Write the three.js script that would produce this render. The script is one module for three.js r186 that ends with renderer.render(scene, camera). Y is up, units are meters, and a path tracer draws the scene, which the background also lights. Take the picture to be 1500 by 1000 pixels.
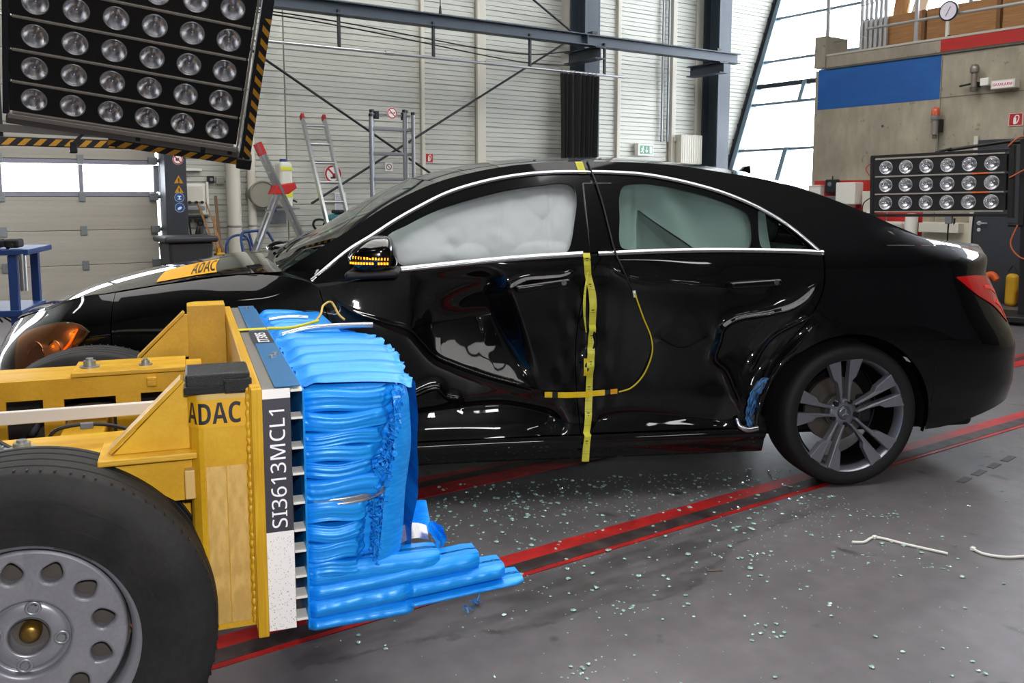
import * as THREE from 'three';
import { mergeGeometries } from 'three/addons/utils/BufferGeometryUtils.js';
import { RoundedBoxGeometry } from 'three/addons/geometries/RoundedBoxGeometry.js';
import { RectAreaLightUniformsLib } from 'three/addons/lights/RectAreaLightUniformsLib.js';
import { FontLoader } from 'three/addons/loaders/FontLoader.js';
import { TextGeometry } from 'three/addons/geometries/TextGeometry.js';

// ---------- camera, sky, lights, exposure. x runs along the back wall, z towards the camera, y up, metres ----------
const scene = new THREE.Scene();
const D = Math.PI / 180;
const camera = new THREE.PerspectiveCamera(42.075, 1.5, 0.05, 200);
camera.rotation.order = 'YXZ';
camera.position.set(-1.32, 1.295, 11.33);
camera.rotation.set(-6.5 * D, -34.8 * D, 0);
camera.setViewOffset(1500, 1000, 0, 67, 1500, 1000);
scene.add(camera);
const renderer = new THREE.WebGLRenderer({ antialias: true });
renderer.toneMapping = THREE.LinearToneMapping;
renderer.toneMappingExposure = 1.0;
renderer.shadowMap.enabled = true;
scene.background = new THREE.Color(0.92, 0.97, 1.04);  // overcast white daylight outside the hall
scene.backgroundIntensity = 12;
RectAreaLightUniformsLib.init();
// ceiling luminaires: [x, z, width along x, length along z, height, intensity]
const LAMPS = [[-6, 3.5, 1.5, 0.5, 7.6, 14], [5.2, 4.3, 0.6, 0.4, 6.6, 100], [5.5, 8.8, 1.9, 8, 7, 1.5], [-2.5, 7.3, 1.9, 8.4, 7, 1.5], [-0.5, 7.3, 1.9, 8.4, 7, 1.5], [1.5, 7.7, 1.9, 9.2, 7, 1.6], [3.5, 7.7, 1.9, 9.2, 7, 1.6], [-6, 16, 1.5, 0.5, 7.6, 10], [1, 18, 1.5, 0.5, 7.6, 10]];
for (const [x, z, w, d, y, power] of LAMPS) {
  const l = new THREE.RectAreaLight(new THREE.Color(1, 0.98, 0.95), power, w, d);
  l.position.set(x, y - 0.03, z);
  l.rotation.x = -Math.PI / 2;
  scene.add(l);
}

const FILL = [-3, 5.5, 18.5], FILL_AT = [0.4, 0.6, 8.2], FILL_W = 1.6, FILL_H = 1;  // added fill light behind the camera, brightens the surfaces facing it
{
  const l = new THREE.RectAreaLight(new THREE.Color(1, 0.99, 0.97), 20, FILL_W, FILL_H), a = new THREE.Vector3(...FILL), b = new THREE.Vector3(...FILL_AT);
  l.position.copy(a).addScaledVector(b.clone().sub(a).normalize(), 0.03); l.lookAt(b); scene.add(l);
}

const FLASH = [-1.25, 1.47, 11.40];                   // the flash gun on the photographer's camera
{
  const l = new THREE.RectAreaLight(new THREE.Color(1, 0.98, 0.97), 3000, 0.08, 0.05);
  l.position.set(...FLASH); l.rotation.order = 'YXZ'; l.rotation.set(-6.5 * D, -34.8 * D, 0); l.translateZ(-0.012); scene.add(l);
}

// ---------- helpers ----------
let seed = 7;
const rnd = () => { seed = (seed * 1664525 + 1013904223) >>> 0; return seed / 4294967296; };
const rr = (a, b) => a + (b - a) * rnd();
const V = (x, y, z) => new THREE.Vector3(x, y, z);
const lerp = (a, b, t) => a + (b - a) * t;
const clamp = (v, a, b) => Math.min(b, Math.max(a, v));
const sstep = (a, b, v) => { const t = clamp((v - a) / (b - a), 0, 1); return t * t * (3 - 2 * t); };
const used = {};
function numbered(n) { const k = used[n] = (used[n] ?? -1) + 1; return k ? `${n}_${String(k).padStart(3, '0')}` : n; }
function mesh(name, geo, m, parent) {
  const o = new THREE.Mesh(geo, m); o.name = parent ? name : numbered(name); o.castShadow = o.receiveShadow = true;
  (parent || scene).add(o); return o;
}
function tag(o, label, category, group) { o.userData.label = label; o.userData.category = category; if (group) o.userData.group = group; return o; }
function thing(name, label, category, p = [0, 0, 0], turn = 0, group) {
  const o = new THREE.Group(); o.name = numbered(name); o.position.set(...p); o.rotation.y = turn; scene.add(o);
  return tag(o, label, category, group);
}
function copyOf(src, p, turn, label) {
  const o = src.clone(); o.name = numbered(src.name.replace(/_\d{3}$/, '')); o.position.set(...p); o.rotation.y = turn; scene.add(o);
  o.userData = { ...src.userData }; if (label) o.userData.label = label; return o;
}
function struct(name, geo, m, parent) { const o = mesh(name, geo, m, parent); if (!parent) o.userData.kind = 'structure'; return o; }
function structGroup(name) { const o = new THREE.Group(); o.name = numbered(name); o.userData.kind = 'structure'; scene.add(o); return o; }
function clean(g) { const q = g.index ? g.toNonIndexed() : g; for (const k of Object.keys(q.attributes)) if (!['position', 'normal', 'uv'].includes(k)) q.deleteAttribute(k); return q; }
const merge = (l) => mergeGeometries(l.map(clean));
function box(w, h, d, x = 0, y = 0, z = 0, rx = 0, ry = 0, rz = 0) {
  const g = new THREE.BoxGeometry(w, h, d); if (rx) g.rotateX(rx); if (ry) g.rotateY(ry); if (rz) g.rotateZ(rz); return g.translate(x, y, z);
}
function rbox(w, h, d, r, x = 0, y = 0, z = 0, rx = 0, ry = 0, rz = 0, s = 2) {
  const g = new RoundedBoxGeometry(w, h, d, s, Math.min(r, w / 2.01, h / 2.01, d / 2.01)); if (rx) g.rotateX(rx); if (ry) g.rotateY(ry); if (rz) g.rotateZ(rz); return g.translate(x, y, z);
}
function aim(g, p, q, roll = 0) {            // a geometry built along +y, centred, laid from p to q
  const a = V(...p), b = V(...q), d = b.clone().sub(a), m = new THREE.Matrix4();
  const quat = new THREE.Quaternion().setFromUnitVectors(V(0, 1, 0), d.clone().normalize());
  if (roll) quat.multiply(new THREE.Quaternion().setFromAxisAngle(V(0, 1, 0), roll));
  m.compose(a.add(b).multiplyScalar(0.5), quat, V(1, 1, 1)); return g.applyMatrix4(m);
}
const dist = (p, q) => Math.hypot(p[0] - q[0], p[1] - q[1], p[2] - q[2]);
const bar = (p, q, w, h, roll = 0) => aim(new THREE.BoxGeometry(w, dist(p, q), h), p, q, roll);
const rod = (p, q, r, seg = 10, r2 = r) => aim(new THREE.CylinderGeometry(r2, r, dist(p, q), seg), p, q);
function tube(pts, r, n = 40, seg = 6, closed = false) { return new THREE.TubeGeometry(new THREE.CatmullRomCurve3(pts.map((p) => V(...p)), closed, 'centripetal'), n, r, seg, closed); }
function lathe(pts, seg = 48) { return new THREE.LatheGeometry(pts.map((p) => new THREE.Vector2(p[0], p[1])), seg); }
function poly(pts, holes = []) {
  const s = new THREE.Shape(pts.map((p) => new THREE.Vector2(p[0], p[1])));
  for (const h of holes) s.holes.push(new THREE.Path(h.map((p) => new THREE.Vector2(p[0], p[1])))); return s;
}
function extrude(shape, depth, bevel = 0, curve = 8) { return new THREE.ExtrudeGeometry(shape, { depth, bevelEnabled: bevel > 0, bevelSize: bevel, bevelThickness: bevel, bevelOffset: -bevel, bevelSegments: 2, curveSegments: curve }); }
function grid(nu, nv, f) {                    // surface from f(u, v) -> [x, y, z]
  const pos = [], uv = [], idx = [];
  for (let j = 0; j <= nv; j++) for (let i = 0; i <= nu; i++) { const p = f(i / nu, j / nv); pos.push(p[0], p[1], p[2]); uv.push(p[3] ?? i / nu, p[4] ?? j / nv); }
  for (let j = 0; j < nv; j++) for (let i = 0; i < nu; i++) { const a = j * (nu + 1) + i, b = a + 1, c = a + nu + 1, d = c + 1; idx.push(a, b, d, a, d, c); }
  const g = new THREE.BufferGeometry(); g.setAttribute('position', new THREE.Float32BufferAttribute(pos, 3)); g.setAttribute('uv', new THREE.Float32BufferAttribute(uv, 2)); g.setIndex(idx); g.computeVertexNormals(); return g;
}
function track(pts) {                         // smooth interpolation through points, by arc parameter 0..1
  const c = new THREE.CatmullRomCurve3(pts.map((p) => V(p[0], p[1], p[2] ?? 0)), false, 'centripetal'); c.arcLengthDivisions = 300;
  return (t) => { const v = c.getPointAt(clamp(t, 0, 1)); return [v.x, v.y, v.z]; };
}
function table(pts) {                         // y(x) through sorted points, smooth monotone-ish
  return (x) => {
    if (x <= pts[0][0]) return pts[0][1]; const n = pts.length; if (x >= pts[n - 1][0]) return pts[n - 1][1];
    let i = 0; while (x > pts[i + 1][0]) i++;
    const [x0, y0] = pts[i], [x1, y1] = pts[i + 1], h = x1 - x0, t = (x - x0) / h, s = (y1 - y0) / h;
    const sl = (k) => { if (k <= 0 || k >= n - 1) return s; const a = (pts[k][1] - pts[k - 1][1]) / (pts[k][0] - pts[k - 1][0]), b = (pts[k + 1][1] - pts[k][1]) / (pts[k + 1][0] - pts[k][0]); return a * b <= 0 ? 0 : 2 * a * b / (a + b); };
    const m0 = sl(i) * h, m1 = sl(i + 1) * h, t2 = t * t, t3 = t2 * t;
    return (2 * t3 - 3 * t2 + 1) * y0 + (t3 - 2 * t2 + t) * m0 + (-2 * t3 + 3 * t2) * y1 + (t3 - t2) * m1;
  };
}
// value noise
const PERM = (() => { let s = 991; const a = new Uint8Array(512); for (let i = 0; i < 512; i++) { s = (s * 1103515245 + 12345) >>> 0; a[i] = (s >>> 16) & 255; } return a; })();
function noise2(x, y) {
  const xi = Math.floor(x), yi = Math.floor(y), fx = x - xi, fy = y - yi, u = fx * fx * (3 - 2 * fx), v = fy * fy * (3 - 2 * fy);
  const h = (a, b) => PERM[(PERM[a & 255] + b) & 255] / 255;
  return lerp(lerp(h(xi, yi), h(xi + 1, yi), u), lerp(h(xi, yi + 1), h(xi + 1, yi + 1), u), v);
}
function fbm(x, y, o = 4) { let a = 0.5, s = 0, t = 0; for (let i = 0; i < o; i++) { s += a * noise2(x, y); t += a; a *= 0.5; x = x * 2.03 + 17.1; y = y * 2.03 + 9.7; } return s / t; }
function dataTex(n, m, f, srgb = true) {      // f(u, v) -> [r, g, b] 0..1
  const d = new Uint8Array(n * m * 4);
  for (let j = 0; j < m; j++) for (let i = 0; i < n; i++) { const c = f(i / n, j / m), k = (j * n + i) * 4; d[k] = clamp(c[0], 0, 1) * 255; d[k + 1] = clamp(c[1], 0, 1) * 255; d[k + 2] = clamp(c[2], 0, 1) * 255; d[k + 3] = 255; }
  const t = new THREE.DataTexture(d, n, m, THREE.RGBAFormat); t.wrapS = t.wrapT = THREE.RepeatWrapping; t.magFilter = THREE.LinearFilter; t.minFilter = THREE.LinearMipmapLinearFilter; t.generateMipmaps = true;
  if (srgb) t.colorSpace = THREE.SRGBColorSpace; t.needsUpdate = true; return t;
}
function canvasTex(w, h, draw) { const c = document.createElement('canvas'); c.width = w; c.height = h; draw(c.getContext('2d'), w, h); const t = new THREE.CanvasTexture(c); t.colorSpace = THREE.SRGBColorSpace; return t; }
const std = (color, roughness = 0.6, metalness = 0, o = {}) => new THREE.MeshStandardMaterial({ color, roughness, metalness, side: THREE.DoubleSide, ...o });
const phy = (color, roughness = 0.4, metalness = 0, o = {}) => new THREE.MeshPhysicalMaterial({ color, roughness, metalness, side: THREE.DoubleSide, ...o });
const wornMap = (c1, c2, sx, sy, o = 5, k = 1) => dataTex(256, 256, (u, v) => { const n = clamp((fbm(u * sx, v * sy, o) - 0.5) * 2 * k + 0.5, 0, 1), f = (noise2(u * 250, v * 250) - 0.5) * 0.04; return [lerp(c1[0], c2[0], n) + f, lerp(c1[1], c2[1], n) + f, lerp(c1[2], c2[2], n) + f]; });
const fineBump = dataTex(256, 256, (u, v) => { const n = fbm(u * 40, v * 40, 4); return [n, n, n]; }, false);

const M = {
  black: std(0x111214, 0.5), rubber: std(0x17181a, 0.8), darkSteel: std(0x25282d, 0.5, 0.2), steel: std(0x8d9095, 0.35, 0.9), alu: std(0xc4c6c8, 0.3, 0.9), zinc: std(0x9aa0a2, 0.45, 0.7),
  white: std(0xe4e2da, 0.5), cream: std(0xcfcbbd, 0.6), red: std(0xb0201c, 0.5), yellow: std(0xd9a514, 0.45), blue: std(0x1d3f7c, 0.45), orange: std(0xe0601c, 0.5), chrome: std(0xd8dadd, 0.08, 1), grey: std(0x6d7074, 0.6),
  wood: std(0xffffff, 0.7, 0, { map: wornMap([0.52, 0.38, 0.24], [0.66, 0.5, 0.33], 3, 40) }), board: std(0xffffff, 0.85, 0, { map: wornMap([0.62, 0.45, 0.28], [0.74, 0.56, 0.37], 8, 5) }),
};
// ---------- the hall ----------
const floorTex = dataTex(2048, 2048, (u, v) => {           // 16 m x 16 m of floor: x -4..12, z -1..15
  const x = -4 + u * 16, z = 15 - v * 16;
  const big = fbm(x * 0.55 + 5, z * 0.55, 4), mid = fbm(x * 3.1, z * 3.1, 4), fine = fbm(x * 22, z * 22, 3), streak = fbm(x * 1.2, z * 14 + 40, 4);
  let c = 0.36 + (big - 0.5) * 0.11 + (mid - 0.5) * 0.06 + (fine - 0.5) * 0.06 + (streak - 0.5) * 0.05;
  // tyre rub and dirt lying along the front rail
  const edge = 9.2 + 0.1 * Math.sin(x * 2.3) + (fbm(x * 3, z * 9, 4) - 0.5) * 0.22, dirt = (z > 8.98 && z < edge && x > -0.5 && x < 1.65 ? 1 : 0) * clamp((fbm(x * 7, z * 24, 4) - 0.3) * 2.2, 0, 1);
  c -= dirt * 0.10;
  const line = Math.abs(z - edge - 0.01) < 0.012 && x > -0.4 && x < 1.8 ? 0.10 * clamp(fbm(x * 14, z * 14, 3) * 2 - 0.4, 0, 1) : 0; c -= line;
  const spot = fbm(x * 9 + 100, z * 9, 3); if (spot > 0.8) c -= (spot - 0.8) * 1.5;
  return [c * 1.02, c * 0.985, c * 1.01];
});
const floorMat = std(0xffffff, 0.42, 0, { map: floorTex, bumpMap: fineBump, bumpScale: 0.0004 });
{
  const g = new THREE.BoxGeometry(34, 0.3, 30, 1, 1, 1).translate(1, -0.15, 11); const p = g.attributes.position, uv = g.attributes.uv;
  for (let i = 0; i < p.count; i++) uv.setXY(i, (p.getX(i) + 4) / 16, (15 - p.getZ(i)) / 16);
  const fl = struct('floor', g, floorMat);
  const paint = std(0xffffff, 0.45, 0, { map: wornMap([0.58, 0.075, 0.075], [0.68, 0.11, 0.10], 30, 30, 4, 1.4) }), rail = std(0xffffff, 0.5, 0.3, { map: wornMap([0.20, 0.16, 0.16], [0.30, 0.26, 0.26], 40, 40, 4, 1.2) });
  const strip = (z0, z1, m, name, y = 0.0025) => { const q = new THREE.BoxGeometry(30, y, z1 - z0).translate(1, y / 2 + 0.0005, (z0 + z1) / 2); const a = q.attributes; for (let i = 0; i < a.position.count; i++) a.uv.setXY(i, a.position.getX(i) * 0.5, a.position.getZ(i) * 0.5); struct(name, q, m, fl); };
  strip(8.795, 8.875, paint, 'painted_stripe'); strip(8.875, 8.948, rail, 'guide_rail', 0.004); strip(8.948, 8.972, paint, 'painted_stripe');
  strip(7.84, 7.90, paint, 'painted_stripe'); strip(7.90, 7.97, rail, 'guide_rail', 0.004); strip(7.97, 8.085, paint, 'painted_stripe');
  const joint = std(0x2b292a, 0.8);
  for (const z of [4.9, 6.6]) struct('floor_joint', box(24, 0.003, 0.014, 4, 0.0018, z), joint, fl);
  for (const [x, w] of [[2.62, 0.1], [2.78, 0.11], [2.95, 0.1], [3.12, 0.12]]) struct('scuff_plate', box(w, 0.002, 0.035, x, 0.0015, 9.28 - (x - 2.62) * 0.1, 0, 0.15, 0), std(0x4c4849, 0.6), fl);
}
const trayMat = std(0xffffff, 0.5, 0.1, { map: wornMap([0.74, 0.745, 0.71], [0.80, 0.80, 0.765], 5, 3) });
const plainWall = std(0xc2bfb2, 0.7), darkWall = std(0x5d5e60, 0.8);
const FX = (y) => 10.79 + 0.381 * y;                       // inclined glass front: x at height y
{
  const wb = structGroup('wall_back');
  const back = poly([[1.4, 0], [FX(0), 0], [FX(9), 9], [1.4, 9]]);
  struct('wall_backing', extrude(back, 0.22).translate(0, 0, -0.26), plainWall, wb);
  struct('wall_backing', box(16.6, 4.6, 0.22, -6.9, 6.7, -0.15), plainWall, wb);
  struct('wall_backing', box(10.8, 4.4, 0.22, -9.8, 2.2, -0.15), plainWall, wb);
  const H = 0.285, prof = poly([[0, -0.06], [0, -0.02], [0.008, -0.02], [0.014, 0], [0.064, 0], [0.071, -0.011], [0.078, 0], [0.134, 0], [0.141, -0.011], [0.148, 0], [0.204, 0], [0.211, -0.011], [0.218, 0], [0.277, 0], [0.285, -0.02], [0.285, -0.06]].map(([a, b]) => [b, a]));
  const tray = extrude(prof, 1).rotateY(-Math.PI / 2).scale(-1, 1, 1);   // along +x, face towards +z
  { const p = tray.attributes.position, uv = tray.attributes.uv; tray.computeBoundingBox(); const bb = tray.boundingBox; for (let i = 0; i < p.count; i++) { p.setX(i, p.getX(i) - bb.min.x); uv.setXY(i, p.getX(i), p.getY(i)); } }
  tray.index || (() => { const p = tray.attributes.position.array, n = tray.attributes.normal.array; for (let i = 0; i < p.length; i += 9) for (let k = 0; k < 3; k++) { let t = p[i + 3 + k]; p[i + 3 + k] = p[i + 6 + k]; p[i + 6 + k] = t; t = n[i + 3 + k]; n[i + 3 + k] = n[i + 6 + k]; n[i + 6 + k] = t; } })();
  tray.computeVertexNormals();
  const faceZ = (() => { tray.computeBoundingBox(); return tray.boundingBox; })();
  const bays = [[1.66, 2.95], [2.97, 4.95], [5.02, 5.88], [6.06, 7.5], [7.98, 8.63], [8.74, 9.83], [10.0, 10.52], [10.96, 0]];
  bays.forEach(([a, b], k) => {
    for (let r = 0; r < 18; r++) {
      const y = r * H + 0.02, x1 = b || FX(y) - 0.03;
      const m = struct('cladding_panel', tray, trayMat, wb); m.position.set(a, y, -faceZ.max.z + rr(-0.0015, 0.0015)); m.scale.x = x1 - a;
    }
  });
  // cover strips, dark seams
  for (const [x, w, d] of [[4.985, 0.055, 0.05], [5.97, 0.15, 0.06], [8.685, 0.08, 0.05], [9.93, 0.1, 0.07], [10.52, 0.05, 0.04]]) struct('cover_strip', rbox(w, 6, d, 0.008, x, 3, d / 2), M.cream, wb);
  // portal columns: H sections
  const colMat = std(0xffffff, 0.5, 0.15, { map: wornMap([0.22, 0.26, 0.30], [0.26, 0.30, 0.345], 4, 4) });
  for (const x of [7.75, 10.76]) {
    const g = structGroup('steel_column'); g.position.set(x, 0, 0.02);
    struct('flange', box(0.3, 8.8, 0.03, 0.06, 4.4, 0.36), colMat, g); struct('flange', box(0.3, 8.8, 0.03, 0.06, 4.4, 0.015), colMat, g); struct('web', box(0.025, 8.8, 0.32, 0.06, 4.4, 0.19), colMat, g);
    g.userData.kind = 'structure';
  }
  // other walls and the roof, all with thickness
  struct('wall_left', box(0.3, 9, 30, -15.2, 4.5, 11), darkWall);
  struct('wall_front', box(34, 9, 0.3, 1, 4.5, 26.1), darkWall);
  struct('wall_right', box(0.3, 9, 12, 15.2, 4.5, 20), darkWall);
  struct('ceiling', box(34, 0.3, 28, 1, 9.1, 12), std(0x6d6f72, 0.9));
}
// ceiling luminaires
{
  const glow = new THREE.MeshStandardMaterial({ color: 0xffffff, emissive: new THREE.Color(1, 0.98, 0.95), emissiveIntensity: 1.5, roughness: 0.5 }), shell = std(0xb9bcbf, 0.4, 0.4);
  const where = ['above the garage door', 'above the leaning ladder', 'as added fill right of the car above the open floor', 'over the trolley wheels', 'over the front of the car', 'over the middle of the car', 'over the tail of the car', 'far left behind the camera', 'straight behind the camera'];  // the light right of the car is added to brighten floor and door
  LAMPS.forEach(([x, z, w, d, y], i) => {
    const t = thing('ceiling_light', `white fluorescent ceiling light hung ${where[i]}`, 'lamp', [x, y, z]);
    mesh('housing', rbox(w + 0.06, 0.09, d + 0.06, 0.01, 0, 0.055, 0), shell, t); mesh('diffuser', box(w, 0.012, d, 0, 0.004, 0), glow, t);
    for (const s of [-1, 1]) mesh('suspension_rod', rod([w > d ? s * w * 0.35 : 0, 0.09, d > w ? s * d * 0.35 : 0], [w > d ? s * w * 0.35 : 0, 8.97 - y, d > w ? s * d * 0.35 : 0], 0.008), M.darkSteel, t);
  });
}
{
  const [fx, fy, fz] = FILL; const f = thing('added_fill_light', 'added white fill lamp bank on a tall stand far behind the camera', 'lamp', [fx, 0, fz]);  // unseen lamp bank, put in only as fill
  const head = mesh('lamp_head', rbox(FILL_W + 0.1, FILL_H + 0.1, 0.12, 0.02, 0, 0, -0.08), M.darkSteel, f); head.position.set(0, fy, 0); head.lookAt(FILL_AT[0], FILL_AT[1], FILL_AT[2]);
  mesh('glowing_face', box(FILL_W, FILL_H, 0.01), new THREE.MeshStandardMaterial({ color: 0xffffff, emissive: 0xffffff, emissiveIntensity: 5 }), head);
  mesh('stand_pole', rod([0, 0, 0.15], [0, fy, 0.15], 0.05, 16), M.darkSteel, f); for (const a of [0, 2.09, 4.19]) mesh('stand_leg', rod([0, 0.7, 0.15], [0.9 * Math.cos(a), 0.03, 0.15 + 0.9 * Math.sin(a)], 0.03), M.darkSteel, f);
}
{
  const f = thing('flash_gun', 'small black flash gun mounted on the camera outside the picture', 'flash', FLASH, -34.8 * D); const hd = mesh('head', rbox(0.1, 0.07, 0.08, 0.008, 0, 0, 0.035), M.black, f); hd.rotation.x = -6.5 * D;
  mesh('flash_window', box(0.08, 0.05, 0.004, 0, 0, -0.006), new THREE.MeshStandardMaterial({ color: 0xffffff, emissive: 0xffffff, emissiveIntensity: 8 }), hd); mesh('foot', rbox(0.04, 0.1, 0.05, 0.006, 0, -0.08, 0.045), M.black, f);
}
// sectional garage door
{
  const d = structGroup('door_1'); const skin = std(0xffffff, 0.55, 0.1, { map: wornMap([0.70, 0.68, 0.63], [0.75, 0.73, 0.68], 3, 10) }), seam = std(0x4a4a4b, 0.7), frame = std(0x9a9aa8, 0.5, 0.2);
  const glass = new THREE.MeshPhysicalMaterial({ color: 0xffffff, transmission: 1, roughness: 0.25, thickness: 0 });
  const rows = [0, 0.475, 0.88, 1.27, 1.70, 2.1, 2.5, 2.9, 3.3, 3.7, 4.1];
  for (let i = 0; i < rows.length - 1; i++) {
    const y0 = rows[i] + 0.006, y1 = rows[i + 1] - 0.006, h = y1 - y0, ym = (y0 + y1) / 2;
    if (i !== 3) { struct('door_panel', rbox(4.56, h + 0.008, 0.045, 0.006, -0.95, ym, -0.06), skin, d); if (i < 3) for (const k of [0.33, 0.66]) struct('rib', box(4.5, 0.004, 0.003, -0.95, y0 + h * k, -0.037), skin, d); }
    else {
      struct('window_frame', box(4.56, 0.05, 0.045, -0.95, y1 - 0.022, -0.06), frame, d); struct('window_frame', box(4.56, 0.055, 0.045, -0.95, y0 + 0.027, -0.06), frame, d);
      for (const x of [-3.2, -2.05, -1.18, -0.325, 0.498, 1.33]) struct('window_frame', box(x > 1 || x < -3 ? 0.06 : 0.045, h - 0.1, 0.045, x, ym, -0.06), frame, d);
      for (const [a, b] of [[-3.15, -2.08], [-2.02, -1.21], [-1.15, -0.35], [-0.30, 0.475], [0.52, 1.30]]) struct('window_pane', box(b - a + 0.02, h - 0.09, 0.006, (a + b) / 2, ym, -0.06), glass, d);
    }
    struct('seam_seal', box(4.5, 0.03, 0.012, -0.95, rows[i], -0.078), seam, d);
    if (i) for (const x of [-0.32, 0.5]) struct('hinge', rbox(0.07, 0.11, 0.016, 0.004, x, rows[i], -0.03), M.zinc, d);
    if (i) { struct('roller_bracket', rbox(0.1, 0.09, 0.05, 0.008, 1.29, rows[i], -0.012), M.zinc, d); struct('roller', rod([1.33, rows[i], 0.02], [1.42, rows[i], 0.02], 0.022), M.steel, d); }
  }
  struct('door_track', box(0.05, 4.3, 0.06, 1.405, 2.15, 0.03), M.darkSteel, d); struct('door_track', box(0.02, 4.3, 0.09, 1.36, 2.15, 0.0), std(0x8e9496, 0.35, 0.6), d);
}
// inclined glazed front on the right
{
  const w = structGroup('window_1'); const len = Math.hypot(1, 0.381), fm = std(0x8295a3, 0.45, 0.3), dk = std(0x2c333c, 0.5, 0.2);
  const gl = new THREE.MeshPhysicalMaterial({ color: 0xffffff, transmission: 1, roughness: 0.02, thickness: 0 });
  const at = (y, z, o = 0) => [FX(y) + o, y, z];
  const ys = [0, 1.0, 2.09, 2.93, 3.27, 3.73, 4.55, 5.4, 6.6, 9], zs = [0.05, 1.2, 2.4, 3.9, 5.4, 6.9, 8.4, 9.9, 11.4, 12.9, 14.2];
  struct('edge_mullion', bar(at(0, 0.0), at(9, 0.0), 0.22, 0.08), dk, w); struct('edge_mullion', bar(at(0, 0.10), at(9, 0.10), 0.16, 0.10), fm, w);
  for (const z of zs.slice(2)) struct('mullion', bar(at(0, z), at(9, z), 0.14, 0.06), fm, w);
  struct('mullion', bar(at(0, 1.2), at(2.09, 1.2), 0.14, 0.09), fm, w); struct('mullion', bar(at(2.93, 1.2), at(3.27, 1.2), 0.14, 0.08), fm, w);
  for (const y of ys) struct('transom', bar(at(y, 0.05), at(y, 14.2), y === 3.27 ? 0.1 : 0.09, y === 3.27 ? 0.08 : 0.045), y === 3.27 ? dk : fm, w);
  for (let i = 0; i < ys.length - 1; i++) for (let j = 0; j < zs.length - 1; j++) {
    const L = (ys[i + 1] - ys[i]) * len; const g = new THREE.BoxGeometry(0.008, L - 0.02, zs[j + 1] - zs[j] - 0.02); g.rotateZ(-Math.atan(0.381)); const ym = (ys[i] + ys[i + 1]) / 2; struct('window_pane', g.translate(FX(ym), ym, (zs[j] + zs[j + 1]) / 2), gl, w);
  }
}
// ---------- the crashed car. Car frame: x to the tail, y up, z to the struck side, origin on the floor under the middle ----------
const CAR = { p: [1.267, 0, 7.684], turn: -25.3 * D };
const paint = phy(0x020203, 0.4, 0, { clearcoat: 1, clearcoatRoughness: 0.025, specularIntensity: 0.15 });
const gloss = phy(0x050506, 0.12, 0, { clearcoat: 1, clearcoatRoughness: 0.04 }), satin = std(0x0b0b0c, 0.55), trim = std(0xb9babd, 0.24, 1);
const bwMid = table([[-1.72, 0.842], [-1.35, 0.866], [-0.9, 0.873], [0, 0.875], [0.9, 0.878], [1.31, 0.889], [1.55, 0.886]]);
const TIPF = -2.345, TIPR = 2.37;
function Bw(x) {
  if (x < -1.72) { const t = clamp((-1.72 - x) / (-1.72 - TIPF), 0, 1); return 0.842 * Math.pow(Math.max(1 - Math.pow(t, 2.6), 0), 0.356); }
  if (x > 1.55) { const t = clamp((x - 1.55) / (TIPR - 1.55), 0, 1); return (0.886 - 0.13 * t * t) * Math.pow(Math.max(1 - Math.pow(t, 6), 0), 0.22); }
  return bwMid(x);
}
const inset = table([[0.12, 0.08], [0.17, 0.06], [0.3, 0.022], [0.45, 0.002], [0.6, 0], [0.75, 0.006], [0.87, 0.017], [0.95, 0.03], [1.0, 0.045], [1.05, 0.066], [1.1, 0.091], [1.2, 0.143], [1.3, 0.195], [1.4, 0.247], [1.5, 0.3]]);
const backF = (y) => (y > 0.6 ? 0.75 * Math.pow(y - 0.6, 1.4) : 0) + (y < 0.4 ? 0.12 * (0.4 - y) : 0);      // how far nose and tail lean back with height
const backR = (y) => (y > 0.58 ? Math.min(0.47 * (y - 0.58) * sstep(0.5, 0.75, y), 0.165 - 0.1 * sstep(0.93, 1.02, y) * 0.3) : 0) + (y < 0.42 ? 0.2 * (0.42 - y) : 0);
const topF = table([[-2.4, 0.70], [-2.31, 0.735], [-2.26, 0.765], [-2.13, 0.812], [-2.0, 0.851], [-1.93, 0.879], [-1.767, 0.914], [-1.56, 0.947], [-1.331, 0.979], [-1.05, 0.995]]);
const topR = table([[1.55, 1.152], [1.72, 1.103], [1.85, 1.08], [2.06, 1.05], [2.15, 1.04], [2.3, 1.03]]);
const tipAtF = (y) => TIPF + backF(y), tipAtR = (y) => TIPR - backR(y);
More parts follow.
